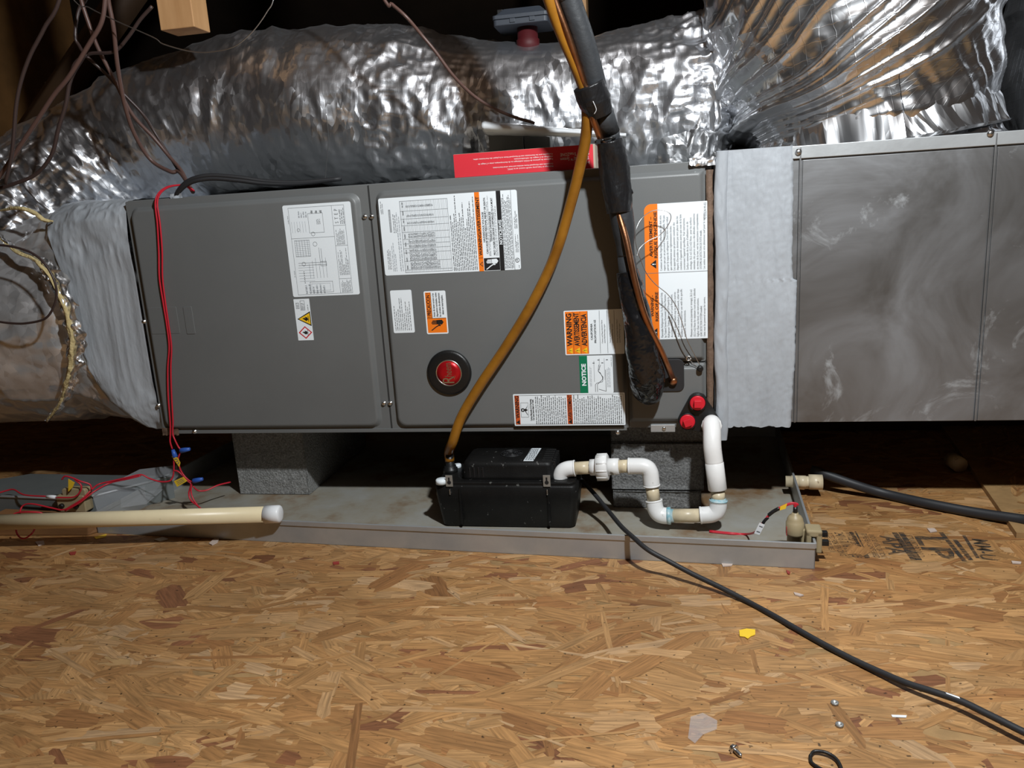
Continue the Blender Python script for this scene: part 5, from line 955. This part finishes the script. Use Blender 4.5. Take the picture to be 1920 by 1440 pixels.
tag(mb.build('wood_scrap', mat('split_brown_lumber', (.30, .14, .05), .7, 0, .5, 20, .8, 30, stretch=(.15, 1, 1)), bev=.002), 'split brown board offcut under the ivory pipe at the left edge', 'board')
# wood stub hanging at the top left
a_, b_ = AY(300, 50, .10), AY(366, 50, .10); zb_ = AY(330, 54, .10)[2]
tag(MB().box((a_[0], .10, zb_), (b_[0] - .002, .165, zb_ + .9)).build('wood_stub', M['lumber'], bev=.002), 'pale sawn lumber end hanging down above the upper left foil duct', 'lumber')

# ------------------------------------------------------------------ power cord and conduit
rc = .0045; zf = FZ + rc + .0006
cord = [AY(1040, 905, .05), AY(1062, 893, .035), AY(1084, 896, .01), AY(1110, 921, -.03), AY(1140, 957, -.09), AZ(1165, 987, -.142), AZ(1188, 1008, -.135), AZ(1215, 1031, -.142), AZ(1255, 1053, -.158), AZ(1300, 1077, -.172), AZ(1350, 1101, -.182), AZ(1400, 1127, zf), AZ(1450, 1154, zf), AZ(1500, 1183, zf), AZ(1550, 1211, zf), AZ(1600, 1237, zf), AZ(1650, 1260, zf + .002), AZ(1700, 1281, zf + .006), AZ(1750, 1297, zf + .010), AZ(1800, 1314, zf + .012), AZ(1850, 1338, zf + .012), AZ(1900, 1363, zf + .012), AZ(1980, 1404, zf + .010), AZ(2300, 1580, zf)]
pc = thing('pump_cord', cord[12], 'black power cord running from the pump over the pan rim across the floor', 'cord')
mb = MB(); mb.tube(cord, rc, 12, sub=8); mb.build('cord_jacket', M['rubber'], pc)
q_ = AZ(1787, 1303, zf + .016); d_ = cord[19] - cord[18]; d_ /= np.linalg.norm(d_); c0 = cord[18] + (cord[19] - cord[18]) * .72; mb = MB()
an = np.linspace(-.2, 1.9, 8); mb.grid(np.array([[c0 + d_ * s_ + rc * 1.06 * (np.array([0, -1, 0]) * math.cos(t) * .9 + np.array([0, 0, 1]) * math.sin(t)) for t in an] for s_ in (-.008, -.003, .003, .008)])); mb.build('paint_fleck', M['tagwhite'], pc, label='white fleck of paint')
fc = MB(); fc.tube([AZ(1520, 880, -.14), AZ(1600, 908, -.165), AZ(1660, 926, FZ + .014), AZ(1740, 944, FZ + .013), AZ(1830, 961, FZ + .013), AZ(1910, 973, FZ + .018), AZ(2000, 986, FZ + .024), AZ(2350, 1030, FZ + .024)], .0105, 12, sub=8, flat=.8)
tag(fc.build('black_conduit', mat('grey_black_conduit', (.020, .021, .024), .5)), 'dull black flexible conduit lying on the floor at the right edge', 'conduit')
tag(MB().tube([AZ(1784, 862, FZ + .02), AZ(1800, 872, FZ + .02)], .018, 12, spline=False).build('pipe_stub', M['pvc_old']), 'short pale stub in the shade behind the metal plenum', 'pipe')

# ------------------------------------------------------------------ stamp on the board: letters read towards the viewer, tops to the right
st = MB(); zS = FZ + .0009; O_ = AZ(1545, 990, zS); dn_ = AZ(1625, 1046, zS) - AZ(1570, 996, zS); dn_[2] = 0; dn_ /= np.linalg.norm(dn_); up_ = np.array([-dn_[1], dn_[0], 0.])
if up_[0] < 0: up_ = -up_
def stamp(t, u, v, cap, u2, v2, bold=.01):
    a_, b2_ = AZ(u, v, zS), AZ(u2, v2, zS); d_ = b2_ - a_; L2 = np.linalg.norm(d_); d_ /= L2; n_ = np.array([-d_[1], d_[0], 0.])
    if n_[0] < 0: n_ = -n_
    v_, f_, w_ = text_geo(t, bold); st.add([a_ + d_ * (p_[0] / w_ * L2) + n_ * (p_[1] / .69 * cap) for p_ in v_], [tuple(q_) for q_ in f_])
def bar(u, v, u2, v2, w):
    a_, b2_ = AZ(u, v, zS), AZ(u2, v2, zS); x_ = np.array([w, 0, 0]); st.add([a_, b2_, b2_ + x_, a_ + x_], [(0, 1, 2, 3)])
stamp('EXPOSURE 1', 1542, 1004, .010, 1556, 1034, .0); stamp('SIZED FOR SPACING', 1549, 999, .011, 1576, 1042, .0); stamp('24/16 7/16 INCH', 1564, 998, .016, 1592, 1044, .01); stamp('RATED SHEATHING', 1585, 998, .016, 1608, 1046, .01)
bar(1592, 997, 1622, 1046, .006); bar(1602, 996, 1628, 1046, .003)
stamp('THE ENGINEERED', 1614, 1000, .010, 1640, 1046, .0); stamp('WOOD ASSOCIATION', 1628, 1002, .010, 1652, 1044, .0); stamp('APA', 1650, 1004, .030, 1668, 1040, .03)
bar(1672, 998, 1708, 1050, .010); bar(1684, 998, 1718, 1050, .010); stamp('STRANDBOARD', 1697, 1003, .012, 1722, 1044, .0)
stamp('LP', 1715, 1005, .048, 1740, 1046, .02); bar(1760, 998, 1804, 1052, .008); bar(1786, 1012, 1816, 1050, .008); bar(1804, 1004, 1830, 1046, .006); stamp('MM-U', 1822, 1010, .026, 1840, 1048, .01)
def facing_up(mb):
    pass
so = st.build('board_stamp', M['stamp'], f, label='worn black lumber grade stamp')

# ------------------------------------------------------------------ litter on the floor
M['fluff'] = mat('pale_fluff', (.52, .42, .36), .8); M['redbit'] = mat('dull_red_bit', (.30, .04, .03), .6)
def scrap(name, outline, m, label, cat, t=.0008, lift=.001, curl=0):
    P = [AZ(u, v, FZ + lift) for u, v in outline]; c_ = sum(P) / len(P); P = [p_ + np.array([0, 0, curl * np.linalg.norm(p_ - c_)]) for p_ in P]; n = len(P); mb = MB(); up = np.array([0, 0, t])
    mb.add(P + [p_ + up for p_ in P], [tuple(range(n))[::-1], tuple(range(n, 2 * n))] + [(i, (i + 1) % n, n + (i + 1) % n, n + i) for i in range(n)]); return tag(mb.build(name, m), label, cat)
scrap('paper_scrap', [(1386, 1183), (1400, 1180), (1416, 1182), (1416, 1191), (1408, 1194), (1402, 1199), (1396, 1195), (1387, 1194)], M['tagyel'], 'torn bright yellow paper scrap on the floor below the black cord', 'scrap', curl=.05)
scrap('plastic_film', [(1295, 1345), (1318, 1338), (1345, 1352), (1344, 1368), (1318, 1378), (1303, 1395), (1290, 1385)], M['clear'], 'crinkled clear film scrap near the bottom centre right of the floor', 'scrap', curl=.02)
scrap('plastic_strip', [(1671, 1341), (1700, 1342), (1699, 1346), (1673, 1345)], M['tagwhite'], 'narrow white strip on the floor below the black cord', 'scrap')
for oc, lab, m_ in (([(1353, 1058), (1375, 1057), (1372, 1062), (1355, 1063)], 'pale pink fluff in front of the pan near its right end', 'fluff'), ([(1738, 992), (1752, 992), (1757, 997), (1744, 999)], 'pale pink lump just above the board stamp', 'fluff'), ([(1488, 1112), (1497, 1114), (1507, 1117), (1500, 1119), (1490, 1116)], 'white crumb between the black cord and the stamp', 'fluff'), ([(1474, 1070), (1482, 1074), (1480, 1078), (1476, 1076)], 'red insulation crumb in front of the pan at its right corner', 'redbit'), ([(624, 1055), (636, 1054), (636, 1058), (625, 1059)], 'red insulation crumb in front of the pan, left of centre', 'redbit'), ([(66, 1017), (82, 1015), (84, 1021), (72, 1024)], 'pinkish crumb below the wood offcut at far left', 'fluff'), ([(130, 1037), (143, 1035), (141, 1040), (132, 1041)], 'reddish sliver on the floor at left', 'redbit'), ([(392, 1020), (404, 1009), (411, 1011), (408, 1018), (398, 1023)], 'pale curled paper shaving in front of the pan', 'fluff'), ([(289, 1013), (305, 1008), (316, 1012), (300, 1016)], 'pale splinter in front of the pan, left of the curled shaving', 'carton'), ([(1896, 1053), (1915, 1055), (1914, 1058), (1898, 1057)], 'white splinter at the right edge below the stamp', 'fluff'), ([(176, 1007), (200, 1002), (198, 1007), (180, 1011)], 'yellow tag scrap beside the wood offcut', 'tagyel')):
    scrap('debris', oc, M[m_], lab, 'scrap', t=.002 if m_ != 'tagyel' else .0008)
sc = thing('loose_screw', AZ(1383, 1412, FZ), 'loose hex head screw on the floor at the bottom edge', 'screw')
h_ = AZ(1376, 1404, FZ + .005); ti = AZ(1391, 1419, FZ + .003); d_ = (ti - h_); Ls = np.linalg.norm(d_); d_ /= Ls
mb = MB(); mb.lathe(h_, d_, [(-.004, .0035), (-.0035, .0042), (0, .0042), (0, .006), (.0015, .006), (.0016, .002)], 12); mb.build('screw_head', M['steel'], sc)
mb = MB(); mb.lathe(h_, d_, [(0, .002)] + [(.002 + k * .0008, .0021 + .0009 * (k % 2)) for k in range(int((Ls - .004) / .0008))] + [(Ls, .0003)], 10); mb.build('screw_shank', M['steel'], sc)
mb = MB(); P = catmull([AZ(*q_, FZ + z_) for q_, z_ in (((1519, 1418), .004), ((1527, 1409), .005), ((1545, 1410), .006), ((1562, 1418), .005), ((1573, 1430), .004), ((1577, 1446), .004), ((1560, 1452), .003), ((1536, 1440), .003), ((1522, 1430), .003), ((1519, 1418), .004))], 8); mb.tube(P, .0021, 8, spline=False)
tag(mb.build('cable_tie', M['black']), 'black cable tie loop on the floor at the bottom edge', 'cable tie')
for (u, v), lab in (((1565, 1320), 'small grey nut on the floor, the upper one of two below the cord'), ((1574, 1361), 'small grey nut on the floor, the lower one of two below the cord')):
    q_ = AZ(u, v, FZ + .001); mb = MB(); mb.lathe(q_, (0, 0, 1), [(0, .0052), (.003, .0052), (.0035, .003), (.001, .0028)], 8); tag(mb.build('metal_nut', mat('dull_zinc', (.35, .35, .34), .5, .7)), lab, 'nut', 'loose nuts on the floor')
